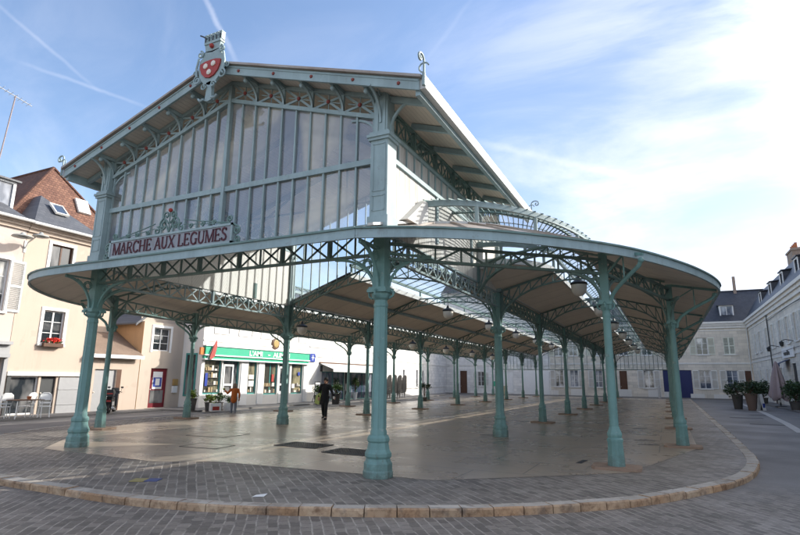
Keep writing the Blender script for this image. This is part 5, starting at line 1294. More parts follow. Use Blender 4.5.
band(hr_, 0,34.4,3.95, h=.2); band(hr_, 0,34.4,7.5, h=.12); cornice(hr_, 0,34.4,8.55, d=.45, h=.8)
mb = MB(); mb.face([(0,-.3,8.55),(34.4,-.3,8.55),(34.4,1.5,11.6),(0,1.5,11.6)]); mb.face([(0,1.5,11.6),(34.4,1.5,11.6),(34.4,4.5,12.9),(0,4.5,12.9)]); mb.face([(0,4.5,12.9),(34.4,4.5,12.9),(34.4,9.3,8.5),(0,9.3,8.5)]); mb.build('roof', M['slate_dark'], hr_)
for y in (53.2,47.6,42.2,36.6,31): dormer(hr_, RU(y),.30,8.9,1.0,1.55,cheek='slate_dark',slope_mat='slate_dark'); fm = MB(); fm.sweep([(RU(y)-.56,.26,8.9),(RU(y)-.56,.26,10.38),(RU(y)+.56,.26,10.38),(RU(y)+.56,.26,8.9)], .13, .06, (0,1,0)); fm.build('dormer_frame', M['white_paint'], hr_)
chimney(hr_, RU(51.8),RU(49.4),2.6,3.4,9.5,13.9,4)
downpipe(hr_, RU(49.0), 8.0, mat='dark_grey')
mb = MB(); mb.tube([(RU(61),-.1,4.2),(RU(49),-.1,4.15),(RU(36),-.12,4.3),(RU(29),-.1,4.2)], .02, 5); mb.tube([(RU(49),-.1,7.2),(RU(38),-.14,7.35),(RU(29),-.1,7.2)], .025, 5); mb.build('cable', M['dark'], hr_)
ws = thing('shop_sign', 'white shop sign board with grey lettering on the right terrace above its doorway', 'sign', (RX-.06,41.6,3.66), RR)
mb = MB(); mb.box(-2.2,-.06,0,2.2,0,.78); mb.build('board', M['white_plastic'], ws); text(ws, 'vanille', .55, (-1.45,-.075,.2), 0, 'dark_grey', bold=.01, scale_x=1.7)
ra = thing('door_awning', 'small dark blue awning over the right terrace doorway below the white sign', 'awning', (RX-.02,42.6,3.1), RR)
mb = MB(); mb.slab([(-.95,0,.42),(.95,0,.42),(.95,-.7,.08),(-.95,-.7,.08)], (0,0,.03)); mb.box(-.95,-.71,-.12,.95,-.68,.10); mb.build('canvas', simple('navy_canvas',(.05,.065,.12),.8), ra)
for k, (y, z) in enumerate(((45.2,4.7),(39.5,4.8))):
    t = thing('wall_lantern', f'black bracket lantern on the right terrace, {"left" if k == 0 else "right"} of the pair over the white sign', 'lamp', (RX,y,z), RR)
    mb = MB(); mb.tube([(0,0,0),(0,-.5,.12),(0,-.75,0)], .03, 6); mb.build('arm', M['dark'], t); mb = MB(); mb.lathe([(.05,0),(.16,-.08),(.12,-.34),(.05,-.38)], (0,-.75,0), 8); mb.build('head', M['dark'], t)

# tall house added out of view on the right to shade the hall's front
ops = [(a, a+1.1, z, z+2.0) for z in (.9,4.6,8.3) for a in (2,5.5,9,12.5,16,19.5,23)]
tc_ = house('added_shade_house', 'added unseen three storey limestone house right of the square, shading the hall front', (RX+.3,-.6,0), RR, 26, 12.6, 9, ops, 'right_stone')
for o in ops: window(tc_, *o, nx=2, ny=3, pane='pane')
tc_.location = (RX+.3, 27.4, 0); cornice(tc_, 0,26,12.9); gable_roof(tc_, 0,26,0,9,12.8,16.5,'slate',.3)
# ================================================================== SMALL THINGS
M['carton_blue'] = simple('faded_blue_carton', (.09,.11,.24), .7)
M['carton'] = simple('yellow_carton', (.34,.285,.12), .7)
def leaves(mb, c, r, n, size, seed=0, flat=False):
    rnd = random.Random(seed)
    lobes = []
    for _ in range(9):
        a_, e_, q_ = rnd.uniform(0, 6.28), rnd.uniform(-.6, 1.2), rnd.uniform(.35,.8)
        lobes.append((Vector((math.cos(a_)*math.cos(e_)*q_, math.sin(a_)*math.cos(e_)*q_, math.sin(e_)*q_)), rnd.uniform(.28,.5)))
    for k_ in range(n):
        if k_ % 4:      # most leaves gather in clumps, some stray
            lc, lr = lobes[rnd.randrange(len(lobes))]
            p = Vector((rnd.gauss(0,1), rnd.gauss(0,1), rnd.gauss(0,1))).normalized()*lr*rnd.uniform(.35,1.1) + lc
            o = Vector((c[0]+p.x*r[0], c[1]+p.y*r[1], c[2]+p.z*r[2]))
            a = Vector((rnd.gauss(0,1), rnd.gauss(0,1), rnd.gauss(0,.7))).normalized(); b = a.cross(Vector((rnd.gauss(0,1), rnd.gauss(0,1), rnd.gauss(0,1)))).normalized(); s = size*rnd.uniform(.55,1.25)
            mb.face([o-a*s, o-b*s*.45+a*s*.1, o+a*s, o+b*s*.45+a*s*.1]); continue
        while True:
            p = Vector((rnd.uniform(-1,1), rnd.uniform(-1,1), rnd.uniform(-1,1)))
            if p.length <= 1: break
        q = p.length; p = p*(0.55+.45*q)/max(q,.2) if q > .3 else p
        bump_ = 1 + .22*math.sin(p.x*7+seed)*math.cos(p.y*6+p.z*5)
        o = Vector((c[0]+p.x*r[0]*bump_, c[1]+p.y*r[1]*bump_, c[2]+p.z*r[2]*bump_))
        a = Vector((rnd.gauss(0,1), rnd.gauss(0,1), rnd.gauss(0,.6))).normalized(); b = a.cross(Vector((rnd.gauss(0,1), rnd.gauss(0,1), rnd.gauss(0,1)))).normalized()
        s = size*rnd.uniform(.6,1.3)
        mb.face([o-a*s, o-b*s*.45+a*s*.1, o+a*s, o+b*s*.45+a*s*.1])
def potted(name, label, loc, pot, fol, mats, n=700, size=.06, stem=True, cat='plant', group=None, seed=1):
    """pot = (r0, r1, h), fol = (rx, ry, rz, zc)"""
    t = thing(name, label, cat, loc, random.uniform(-.3,.3), group)
    mb = MB(); r0, r1, h = pot; mb.lathe([(r0,0),(r1,h*.93),(r1*1.08,h*.93),(r1*1.08,h),(r1*.9,h),(r1*.88,h-.05)], (0,0,0), 14); mb.build('pot', M[mats[0]], t, True)
    mb = MB(); leaves(mb, (0,0,fol[3]), fol[:3], n, size, seed); mb.build('foliage', M[mats[1]], t, fix=False)
    if stem:
        mb = MB(); mb.tube([(0,0,h-.1),(.02,0,fol[3])], .03, 6)
        for k in range(6): a = k*1.05; mb.tube([(.01,0,h+.02),(fol[0]*.5*math.cos(a),fol[1]*.5*math.sin(a),fol[3]+.2*fol[2])], .012, 5)
        mb.build('stem', M['brown_wood'], t)
    return t
potted('potted_shrub','yellow green shrub in a tall dark planter against the shop corner',(-13.6,12.35,-.02),(.17,.24,.62),(.32,.32,.24,.82),('planter','leaf_yellow'),420,.06,seed=2)
potted('potted_shrub','bright leafy plant in a short dark pot left of the white crates',(-13.0,13.0,-.02),(.20,.26,.42),(.34,.30,.22,.62),('planter','leaf_yellow'),420,.06,seed=3)
potted('potted_ball','round dark green clipped bush behind the white crates',(-13.1,13.75,-.02),(.20,.25,.40),(.34,.34,.28,.68),('planter','leaf'),700,.045,seed=4)
potted('potted_shrub','small green plant in a pot right behind the second white crate',(-12.9,14.4,-.02),(.16,.22,.34),(.26,.26,.2,.52),('planter','leaf'),350,.05,seed=5)
def crate(loc, rz, label, patch):
    t = thing('crate', label, 'crate', loc, rz, 'white crates before the green shop')
    mb = MB(); w, d, h = .26, .20, .40
    for a, b, c, e in ((-w,-w+.02,-d,d),(w-.02,w,-d,d),(-w+.02,w-.02,-d,-d+.02),(-w+.02,w-.02,d-.02,d)): mb.box(a,c,0,b,e,h)
    mb.box(-w+.02,-d+.02,0,w-.02,d-.02,.03)
    for z in (.12,.30): mb.box(-w-.01,-d-.01,z,w+.01,-d,z+.03)
    mb.build('body', M['white_plastic'], t)
    mb = MB(); mb.box(-.17 if patch == 'red' else -.05,-d-.018,.05 if patch == 'red' else .16,.17 if patch == 'red' else .08,-d-.011,.24); mb.build('printed_panel', M[patch], t)
    mb = MB(); leaves(mb, (0,0,h-.06), (w*.8,d*.8,.10), 120, .05, 9); mb.build('produce', M['leaf_yellow'], t, fix=False)
crate((-12.35,12.75,-.02), 1.0, 'white crate with a red panel standing on the pavement by the pots', 'red')
crate((-12.15,13.6,-.02), 1.1, 'white crate with a small pale print, right of the red panelled one', 'gold')
potted('planter_shrub','bushy green shrub in a dark pot just right of the walking woman',(-11.9,23.6,-.05),(.24,.32,.72),(.55,.5,.36,1.05),('planter','leaf'),900,.06,seed=6)
potted('planter_shrub','bushy green shrub in a dark pot half hidden behind the walking woman',(-12.4,22.3,-.05),(.24,.32,.66),(.5,.5,.36,.98),('planter','leaf'),900,.06,seed=7)
potted('slender_plant','tall slender climbing plant in a white pot before the restaurant glazing',(-15.0,31.4,-.02),(.15,.22,.60),(.34,.3,.72,1.35),('white_plastic','leaf'),600,.06,seed=8)
potted('slender_plant','slim dark plant in a white pot further along the restaurant front',(-15.0,28.4,-.02),(.15,.22,.60),(.28,.28,.62,1.25),('white_plastic','leaf_dark'),500,.06,seed=18)
potted('small_tree_in_pot','low bushy tree on a bare stem in a black pot at the hall edge',(-8.9,32.2,.0),(.20,.24,.30),(.55,.5,.30,1.18),('planter','leaf_dark'),700,.06,seed=9)
# white awning sign board and easel by the restaurant
eb = thing('easel_board', 'black framed menu board standing by the wall left of the restaurant', 'menu board', (-14.6,25.2,-.02), PI/2)
mb = MB(); mb.box(-.35,-.03,.25,.35,.0,1.5); mb.build('frame', M['dark'], eb); mb = MB(); mb.box(-.29,-.036,.32,.29,-.031,1.42); mb.build('board', M['white_plastic'], eb)
mb = MB(); mb.bar((-.3,-.02,0),(-.3,-.02,1.3),.03,.03); mb.bar((.3,-.02,0),(.3,-.02,1.3),.03,.03); mb.bar((0,.4,0),(0,.0,1.3),.03,.03); mb.build('legs', M['dark'], eb)
# stacked cafe chairs
mb = MB(); mb.lathe([(.25,.40),(.27,.45),(.25,.48)], (0,0,0), 14); mb.slab([(-.22,.19,.48),(-.23,.22,.75),(-.14,.25,.93),(0,.26,.98),(.14,.25,.93),(.23,.22,.75),(.22,.19,.48)], (0,.02,0))
for a in (.8,2.34,3.94,5.48): mb.tube([(.16*math.cos(a),.16*math.sin(a),.44),(.22*math.cos(a),.22*math.sin(a),0)], .016, 5)
mb.sweep([(-.2+.02,.16,.45),(-.2,.2,.75),(-.12,.24,.93),(0,.25,.98),(.12,.24,.93),(.2,.2,.75),(.18,.16,.45)], .03, .03, (0,1,0)); mb.sweep([(-.12,.2,.5),(-.1,.235,.8),(0,.24,.86),(.1,.235,.8),(.12,.2,.5)], .025,.025,(0,1,0))
mb.box(-.19,.20,.60,.19,.225,.66); mb.box(-.19,.215,.72,.19,.235,.78)
ch0 = mb.build('stacked_chair', simple('grey_wicker',(.28,.26,.23),.8), None, True)
nm = ['leftmost','second','third','rightmost']
first = True
for k in range(4):
    for j in range(8):
        o = ch0 if first else ch0.copy()
        if not first: COL.objects.link(o)
        first = False
        o.scale = (1.75,1.6,1.2); o.location = (-13.7, 34.6+k*1.05, -.02+j*.135); o.rotation_euler = (0,0,-PI/2+.04*math.sin(j*3+k))
        tag(o, f'grey wicker chair in the {nm[k]} stack by the white wall, ' + ('on the ground' if j == 0 else 'topmost' if j == 7 else f'{ORD[j]} from the ground'), 'chair', 'stacked cafe chairs by the white wall')
# white cafe chairs and table at the left edge
def white_chair(loc, rz, label):
    t = thing('white_chair', label, 'chair', loc, rz, 'white cafe chairs at the left edge')
    mb = MB(); mb.prism([(-.21,-.2),(.21,-.2),(.23,.0),(.19,.2),(-.19,.2),(-.23,0)], .43, .46); mb.build('seat', M['white_paint'], t)
    for x, y in ((-.19,-.18),(.19,-.18),(-.17,.18),(.17,.18)): mb = MB(); mb.tube([(x,y,.44),(x*1.12,y*1.15,0)], .018, 6); mb.build('leg', M['white_paint'], t)
    mb = MB(); mb.tube([(-.18,.19,.45),(-.22,.25,.75),(-.19,.28,.92),(-.10,.29,1.0),(.10,.29,1.0),(.19,.28,.92),(.22,.25,.75),(.18,.19,.45)], .016, 6)
    mb.slab([(-.19,.27,.70),(.19,.27,.70),(.18,.285,.90),(.10,.295,.99),(-.10,.295,.99),(-.18,.285,.90)], (0,.015,0)); mb.box(-.2,.23,.56,.2,.245,.62); mb.build('backrest', M['white_paint'], t)
    return t
white_chair((-15.6,5.2,-.03), -PI/2+.25, 'white chair with rounded back on the right of the café table'); white_chair((-15.55,4.3,-.03), -PI/2-.2, 'white round backed chair cut by the left edge of the photo')
white_chair((-14.9,5.55,-.03), -PI/2+2.6, 'white chair with its back toward the square, nearest the hall kerb')
tb = thing('cafe_table', 'small dark topped café table between the white chairs', 'table', (-14.95,4.75,-.03))
mb = MB(); mb.box(-.42,-.55,.72,.42,.55,.75); mb.build('table_top', M['brown_wood'], tb)
for x in (-.36,.36):
    for y in (-.48,.48): mb = MB(); mb.tube([(x,y,.72),(x*1.02,y*1.05,0)], .02, 6); mb.build('leg', M['white_paint'], tb)
po = MB(); po.lathe([(.06,0),(.09,.12),(.08,.13)], (0,0,0), 12); po = po.build('table_pot', M['terracotta'], None, True); po.location = (-14.95,4.9,.72); tag(po, 'little clay pot on the dark café table', 'pot')
# flower box
fb_ = thing('flower_box', 'window box of bright red geraniums on the cream house', 'flower box', (LX+.16,6.68,3.02), RL)
mb = MB(); mb.box(-.45,-.10,0,.45,.10,.17); mb.build('trough', M['brown_wood'], fb_)
mb = MB(); leaves(mb, (0,0,.22), (.46,.14,.10), 260, .04, 12); mb.build('leaves', M['leaf'], fb_, fix=False); mb = MB(); leaves(mb, (0,-.03,.30), (.46,.16,.13), 330, .045, 13); mb.build('blossoms', M['flower'], fb_, fix=False)
# wall lamp with two saucers
wl = thing('street_lamp', 'grey wall street lamp with two saucer heads high on the left houses', 'street lamp', (LX,4.9,7.65), RL)
mb = MB(); mb.tube([(0,0,-.3),(0,-.2,.0),(-.1,-.7,.12),(-.55,-.8,.12)], .03, 6); mb.tube([(0,-.2,0),(.1,-.6,.28),(.15,-.8,.30)], .03, 6); mb.box(-.05,-.03,-.45,.05,0,.1); mb.build('bracket', M['zinc'], wl)
for x, y, z, r in ((-.6,-.82,.05,.42),(.15,-.85,.24,.34)):
    mb = MB(); mb.lathe([(r,0),(r*.9,.05),(.12,.11),(.06,.2)], (x,y,z), 16); mb.lathe([(r*.45,-.05),(r*.5,0)], (x,y,z-.002), 12); mb.build('lamp_head', simple('grey_saucer',(.33,.34,.33),.5), wl, True)
# scooter
sc_ = thing('scooter', 'black motor scooter with red tail light parked before the low garage', 'scooter', (-15.75,9.3,KZ+.0), math.radians(133))
def wheel(x, r, lab):
    mb = MB(); mb.lathe([(r*.72,-.045),(r*.92,-.055),(r,-.03),(r,.03),(r*.92,.055),(r*.72,.045)], (0,0,0), 20); mb.xf(Matrix.Translation((x,0,r)) @ Matrix.Rotation(PI/2,4,'X')); w = mb.build('wheel', M['black'], sc_, True)
    mb = MB(); mb.lathe([(.05,-.05),(.05,.05)], (0,0,0), 10)
    for k in range(5): a = k*2*PI/5; mb.bar((0,0,0),(r*.72*math.cos(a),r*.72*math.sin(a),0),.03,.05)
    mb.xf(Matrix.Translation((x,0,r)) @ Matrix.Rotation(PI/2,4,'X')); mb.build('rim', M['zinc'], w)
wheel(-.62, .25, 'r'); wheel(.66, .26, 'f')
mb = MB(); mb.slab([(-.78,-.13,.62),(-.7,-.13,.40),(-.35,-.13,.30),(.20,-.13,.22),(.38,-.13,.30),(.40,-.13,.36),(.05,-.13,.36),(-.10,-.13,.66),(-.5,-.13,.74),(-.82,-.13,.72)], (0,.26,0)); mb.slab([(.36,-.16,.30),(.48,-.16,.45),(.50,-.16,.92),(.44,-.16,1.0),(.36,-.16,.9),(.30,-.16,.36)], (0,.32,0)); mb.build('body', M['dark'], sc_)
mb = MB(); mb.slab([(-.75,-.12,.72),(-.45,-.12,.745),(-.10,-.12,.68),(-.02,-.12,.74),(-.15,-.12,.80),(-.45,-.12,.80),(-.55,-.12,.85),(-.78,-.12,.83)], (0,.24,0)); mb.build('seat', M['black'], sc_)
mb = MB(); mb.box(-1.0,-.2,.86,-.62,.2,1.12); mb.box(-.98,-.18,1.12,-.64,.18,1.18); mb.build('top_case', M['dark'], sc_)
mb = MB(); mb.box(-1.015,-.18,.96,-1.0,.18,1.02); mb.box(-.85,-.09,.60,-.79,.09,.68); mb.build('tail_light', M['red'], sc_)
mb = MB(); mb.tube([(.42,0,.95),(.46,0,1.06)], .04, 6); mb.tube([(.36,-.33,1.02),(.46,-.15,1.06),(.46,.15,1.06),(.36,.33,1.02)], .018, 6); mb.tube([(.47,-.25,1.05),(.48,-.3,1.24)], .01, 5); mb.tube([(.47,.25,1.05),(.48,.3,1.24)], .01, 5); mb.box(.45,-.36,1.22,.49,-.24,1.30); mb.box(.45,.24,1.22,.49,.36,1.30); mb.build('handlebar', M['dark'], sc_)
mb = MB(); mb.slab([(.5,-.22,.95),(.5,.22,.95),(.42,.16,1.24),(.42,-.16,1.24)], (.008,0,0)); mb.build('windscreen', M['pane'], sc_)
mb = MB(); mb.sphere((.52,0,.86), .09, 10, 6); mb.build('headlight', M['white_plastic'], sc_)
mb = MB(); mb.slab([(.42,-.09,.50),(.95,-.09,.44),(.90,-.09,.54),(.62,-.09,.60)], (0,.18,0)); mb.tube([(.66,.09,.26),(.48,.07,.62)], .025, 6); mb.tube([(.66,-.09,.26),(.48,-.07,.62)], .025, 6); mb.build('front_fork', M['dark'], sc_)
mb = MB(); mb.tube([(-.3,-.18,.24),(-.85,-.2,.34)], .055, 8); mb.tube([(-.1,.12,.3),(-.18,.22,.0)], .015, 5); mb.build('exhaust', M['zinc'], sc_)
mb = MB(); mb.box(-.72,-.15,.42,-.25,-.135,.6); mb.build('side_panel', M['zinc'], sc_)
# right side terrace
potted('tall_planter','dark green bush spilling from a tall taupe planter by the kerb strip',(14.0,35.1,KZ),(.22,.36,1.12),(.75,.75,.5,1.5),('planter_brown','leaf_dark'),1100,.08,seed=20)
potted('tall_planter','dark green bush in a nearly black planter, left of the taupe planter',(13.4,37.0,KZ),(.26,.36,1.0),(.8,.8,.6,1.4),('planter','leaf_dark'),1100,.08,seed=21)
potted('tall_planter','dark bush in a black planter at the right rear of the planter cluster',(14.7,37.2,KZ),(.26,.34,1.0),(.6,.6,.5,1.35),('planter','leaf_dark'),900,.08,seed=22)
aw_ = thing('a_board', 'white folding pavement board leaning beside the planters', 'a-board', (14.6,35.6,KZ), .9); aw_.scale = (.62,.75,.95)
for s in (-1, 1): mb = MB(); mb.slab([(-.28,s*.02,1.15),(.28,s*.02,1.15),(.28,s*.25,0),(-.28,s*.25,0)], (0,s*.03,0)); mb.build('panel', M['white_plastic'], aw_)
mb = MB(); mb.box(-.2,-.21,.15,.2,-.20,.5); mb.xf(Matrix.Translation((0,-.03,0))); mb.build('printed_panel', M['blue_sign'], aw_)
k = 0
for x, y, r, h, seed, lab in ((16.4,48.0,.8,1.0,23,'loose dark green bush against the terrace wall left of the closed parasol'),(17.0,38.2,.75,.95,25,'dark olive bush close beside the right of the parasol'),(16.6,35.8,.7,.9,26,'dark bush at the right edge of the photo')):
    potted('terrace_bush', lab, (x,y,-.02), (.30,.36,.5), (r,r,h*.75,1.25), ('planter','leaf_dark' if seed != 25 else 'leaf'), 1100, .09, seed=seed)
pa = thing('parasol', 'closed dusty pink parasol hanging in folds before the right terrace', 'parasol', (16.6,41.4,-.05))
mb = MB(); n = 28; prof = [(.05,3.42),(.10,3.30),(.20,2.9),(.34,2.2),(.46,1.5),(.56,.95),(.60,.72),(.50,.55)]
rows = []
for i, (r, z) in enumerate(prof):
    rows.append([((r*(1+.22*math.sin(k*2*PI/n*7)+.06*math.sin(k*1.7)))*math.cos(k*2*PI/n), (r*(1+.22*math.sin(k*2*PI/n*7)))*math.sin(k*2*PI/n), z - (.12*math.sin(k*2*PI/n*3.5+1) if i > 4 else 0)) for k in range(n+1)])
mb.grid(rows); mb.build('canvas', simple('dusty_pink_canvas',(.34,.27,.27),.85,.15), pa, True)
mb = MB(); mb.tube([(0,0,.06),(0,0,3.5)], .03, 8); mb.build('pole', M['zinc'], pa); mb = MB(); mb.lathe([(.40,0),(.40,.08),(.06,.12),(.05,.35)], (0,0,0), 14); mb.build('base', M['dark_grey'], pa)
mb = MB(); mb.lathe([(.30,1.35),(.53,1.45),(.53,1.5)], (0,0,0), 12)

fc = MB(); fc.box(-.20,-.13,0,.03,.13,.012); fc.mi = 1; fc.box(.03,-.10,0,.24,.14,.010); fc = fc.build('flattened_carton', [M['carton'], M['carton_blue']]); fc.location = (.95,-2.2,-.002); fc.rotation_euler = (0,0,.5); tag(fc, 'flattened yellow and blue carton lying on the setts near the kerb', 'carton')
ps = MB(); ps.slab([(-.09,-.05,.004),(.08,-.06,.01),(.10,.05,.03),(-.07,.06,.006)], (0,0,.006)); ps = ps.build('paper_scrap', M['white_plastic']); ps.location = (3.45,-2.25,-.002); ps.rotation_euler = (0,0,.4); tag(ps, 'small white paper scrap lying on the front setts', 'paper')
# ================================================================== PEOPLE
M['skin'] = simple('skin', (.48,.27,.18), .55, .06); M['hair_dark'] = simple('dark_hair', (.018,.012,.010), .5); M['hair_grey'] = simple('grey_brown_hair', (.20,.14,.10), .7)
M['black_cloth'] = simple('black_cloth', (.012,.013,.015), .85); M['orange_coat'] = simple('rust_orange_coat', (.42,.105,.018), .8, .18, 9); M['grey_trouser'] = simple('grey_trousers', (.17,.18,.21), .85); M['bag_green'] = simple('lime_bag', (.45,.52,.16), .6)
def remesh(o, v):
    m = o.modifiers.new('Remesh','REMESH'); m.mode = 'VOXEL'; m.voxel_size = v; m.use_smooth_shade = True
    s = o.modifiers.new('Smooth','SMOOTH'); s.factor = .5; s.iterations = 4
def limb(mb, pts, rs): 
    P = []; R = []
    for (a, ra), (b, rb) in zip(zip(pts, rs), list(zip(pts, rs))[1:]):
        for i in range(4): t = i/4; P.append(Vector(a)*(1-t)+Vector(b)*t); R.append(ra+(rb-ra)*t)
    P.append(Vector(pts[-1])); R.append(rs[-1]); mb.tube(P, R, 10)
    for p, r in zip(pts, rs): mb.sphere(p, r*.98, 8, 6)
def hand(mb, w, d, side):
    """palm with four curled fingers and a thumb; w wrist, d direction"""
    w = Vector(w); d = Vector(d).normalized(); s = d.cross(Vector((0,1,.1))).normalized(); n = s.cross(d)
    c = w + d*.05; limb(mb, [w, w+d*.04, w+d*.085], [.026,.034,.030])
    for k in range(4):
        b = w + d*.085 + s*(k-1.5)*.019; L = (.062,.075,.070,.052)[k]
        limb(mb, [b, b+d*L*.5+n*.008, b+d*L*.85+n*.025], [.0105,.0095,.008])
    b = w + d*.03 + s*side*.03; limb(mb, [b, b+d*.03+s*side*.022+n*.012, b+d*.06+s*side*.022+n*.028], [.013,.011,.009])
def person(loc, rz, label, H, J, look, cloth, hair, hood=False):
    k = H/1.7; t = thing('person', label, 'person', loc, rz); t.scale = (k,k,k)
    mb = MB(); hd = Vector(J['head'])
    mb.sphere(hd, .098, 14, 10, .86, .98, 1.22); mb.sphere(hd+Vector((0,-.035,-.06)), .066, 10, 8, .9, 1, 1)
    limb(mb, [hd+Vector((0,-.09,.0)), hd+Vector((0,-.118,-.03))], [.012,.016])
    for s in (-1,1): mb.sphere(hd+Vector((s*.088,.01,-.01)), .026, 8, 6, .4, 1, 1.3)
    limb(mb, [hd+Vector((0,.02,-.08)), J['neck']], [.052,.058])
    limb(mb, [J['neck'], J['chest'], J['waist'], J['hip']], [.075,.135,.115,.135])
    limb(mb, [J['shL'], J['neck'], J['shR']], [.055,.06,.055])
    for s in 'LR':
        limb(mb, [J['sh'+s], J['el'+s], J['wr'+s]], [.052,.040,.027]); hand(mb, J['wr'+s], Vector(J['wr'+s])-Vector(J['el'+s]), 1 if s == 'L' else -1)
        limb(mb, [J['hp'+s], J['kn'+s], J['an'+s]], [.082,.056,.036]); limb(mb, [J['an'+s], Vector(J['an'+s])+Vector((0,-.10,-.045)), Vector(J['an'+s])+Vector((0,-.17,-.055))], [.036,.030,.024])
    b = mb.build('body', M['skin'], t, True); remesh(b, .008)
    e = MB()
    for s in (-1,1): e.sphere(hd+Vector((s*.034,-.088,.005)), .010, 6, 5)
    e.build('eyes', M['hair_dark'], t)
    e = MB(); e.box(hd.x-.022, hd.y-.104, hd.z-.068, hd.x+.022, hd.y-.096, hd.z-.060); e.build('mouth', M['red_door'], t)
    h = MB(); h.sphere(hd+Vector((0,.018,.03)), .112, 14, 10, .92, 1.0, 1.12)
    if hood: h.sphere(hd+Vector((0,.05,-.05)), .12, 12, 8, 1.0, .9, 1.0); h.sphere(hd+Vector((0,.08,-.12)), .10, 12, 8, 1.2, .8, .8)
    else: h.sphere(hd+Vector((0,.055,-.05)), .085, 10, 8, 1.05, .8, 1.2)
    ho_ = h.build('hair', M[hair], t, True); remesh(ho_, .012)
    c = MB(); hem = J.get('hem', .78)
    ch_, wa, hi = Vector(J['chest']), Vector(J['waist']), Vector(J['hip'])
    limb(c, [J['neck'], ch_, wa, hi, (hi.x, hi.y, hem)], [.085,.165,.155,.170,.185])
    limb(c, [J['shL'], Vector(J['neck'])-Vector((0,0,.03)), J['shR']], [.072,.075,.072])
    for s in 'LR':
        w = Vector(J['el'+s]).lerp(Vector(J['wr'+s]), .88); limb(c, [J['sh'+s], J['el'+s], w], [.073,.058,.048])
    co = c.build('coat', M[cloth[0]], t, True); remesh(co, .016)
    c = MB(); limb(c, [(hi.x-.08,hi.y,hi.z-.02),(hi.x+.08,hi.y,hi.z-.02)], [.12,.12])
    for s in 'LR': a = Vector(J['kn'+s]).lerp(Vector(J['an'+s]), .92); limb(c, [J['hp'+s], J['kn'+s], a], [.098,.072,.058])
    tr = c.build('trousers', M[cloth[1]], t, True); remesh(tr, .014)
    for s in 'LR':
        c = MB(); a = Vector(J['an'+s]); limb(c, [a+Vector((0,.04,-.03)), a+Vector((0,-.06,-.045)), a+Vector((0,-.18,-.055))], [.045,.044,.034]); c.box(a.x-.04,a.y-.20,a.z-.095,a.x+.04,a.y+.075,a.z-.075); c.build('shoe', M[cloth[2]], t, True)
    return t
J1 = dict(head=(.02,-.03,1.585), neck=(.01,0,1.44), chest=(0,.01,1.26), waist=(0,.01,1.06), hip=(0,0,.93), shL=(.185,.02,1.385), shR=(-.185,.02,1.385), elL=(.31,-.06,1.13), wrL=(.42,-.20,.94), elR=(-.27,.06,1.12), wrR=(-.25,-.06,.90),
          hpL=(.09,0,.90), hpR=(-.09,0,.90), knL=(.10,-.17,.50), anL=(.11,-.20,.096), knR=(-.09,.04,.49), anR=(-.11,.27,.115), hem=.74)
# she walks towards the camera and to its right
person((-4.35,11.0,0), math.radians(20), 'woman with dark hair in a black coat and trousers walking across the hall floor', 1.72, J1, None, ('black_cloth','black_cloth','black_cloth'), 'hair_dark')
J2 = dict(head=(.0,-.12,1.53), neck=(0,-.05,1.40), chest=(0,-.01,1.22), waist=(0,.02,1.02), hip=(0,.02,.90), shL=(.19,-.03,1.33), shR=(-.19,-.03,1.33), elL=(.36,-.05,1.13), wrL=(.52,-.20,1.27), elR=(-.28,.02,1.08), wrR=(-.26,-.08,.86),
          hpL=(.09,.02,.88), hpR=(-.09,.02,.88), knL=(.10,-.04,.48), anL=(.10,.02,.096), knR=(-.10,-.01,.48), anR=(-.11,.05,.096), hem=.78)
pr = person((-10.45,12.05,KZ+.0), math.radians(216), 'person in a rust orange coat and grey trousers seen from behind, facing the shop', 1.55, J2, None, ('orange_coat','grey_trouser','black_cloth'), 'hair_grey', True)
hb = thing('handbag', 'lime green and dark shoulder bag hanging at the walking woman\u2019s side', 'bag', (-4.35,11.0,0), math.radians(20))
mb = MB(); mb.slab([(-.44,-.06,.66),(-.24,-.08,.60),(-.17,-.08,1.04),(-.25,-.06,1.10),(-.39,-.06,.98)], (0,.12,0)); mb.build('body', M['bag_green'], hb); mb = MB(); mb.tube([(-.34,.06,1.0),(-.26,.05,1.25),(-.19,.05,1.46),(-.23,.09,1.25),(-.25,.08,1.03)], .014, 5); mb.build('strap', M['black_cloth'], hb)
cup = MB(); cup.lathe([(.03,0),(.038,.10),(.036,.10)], (0,0,0), 12); cup = cup.build('paper_cup', M['white_plastic'], None, True); cup.parent = None
a = math.radians(20); cx_, cy_ = .45, -.28; cup.location = (-4.35+1.0*(cx_*math.cos(a)-cy_*math.sin(a)), 11.0+(cx_*math.sin(a)+cy_*math.cos(a)), .86); tag(cup, 'small white paper cup in the walking woman\u2019s outstretched hand', 'cup')
fr_ = MB(); fr_.sphere((0,0,0), .06, 10, 7); fr_ = fr_.build('lime_fruit', M['leaf_yellow'], None, True); a = math.radians(216); cx_, cy_ = .60*.91, -.27*.91; fr_.location = (-10.45+cx_*math.cos(a)-cy_*math.sin(a), 12.05+cx_*math.sin(a)+cy_*math.cos(a), KZ+1.36*.91); tag(fr_, 'yellow green fruit held up by the person in the orange coat', 'fruit')

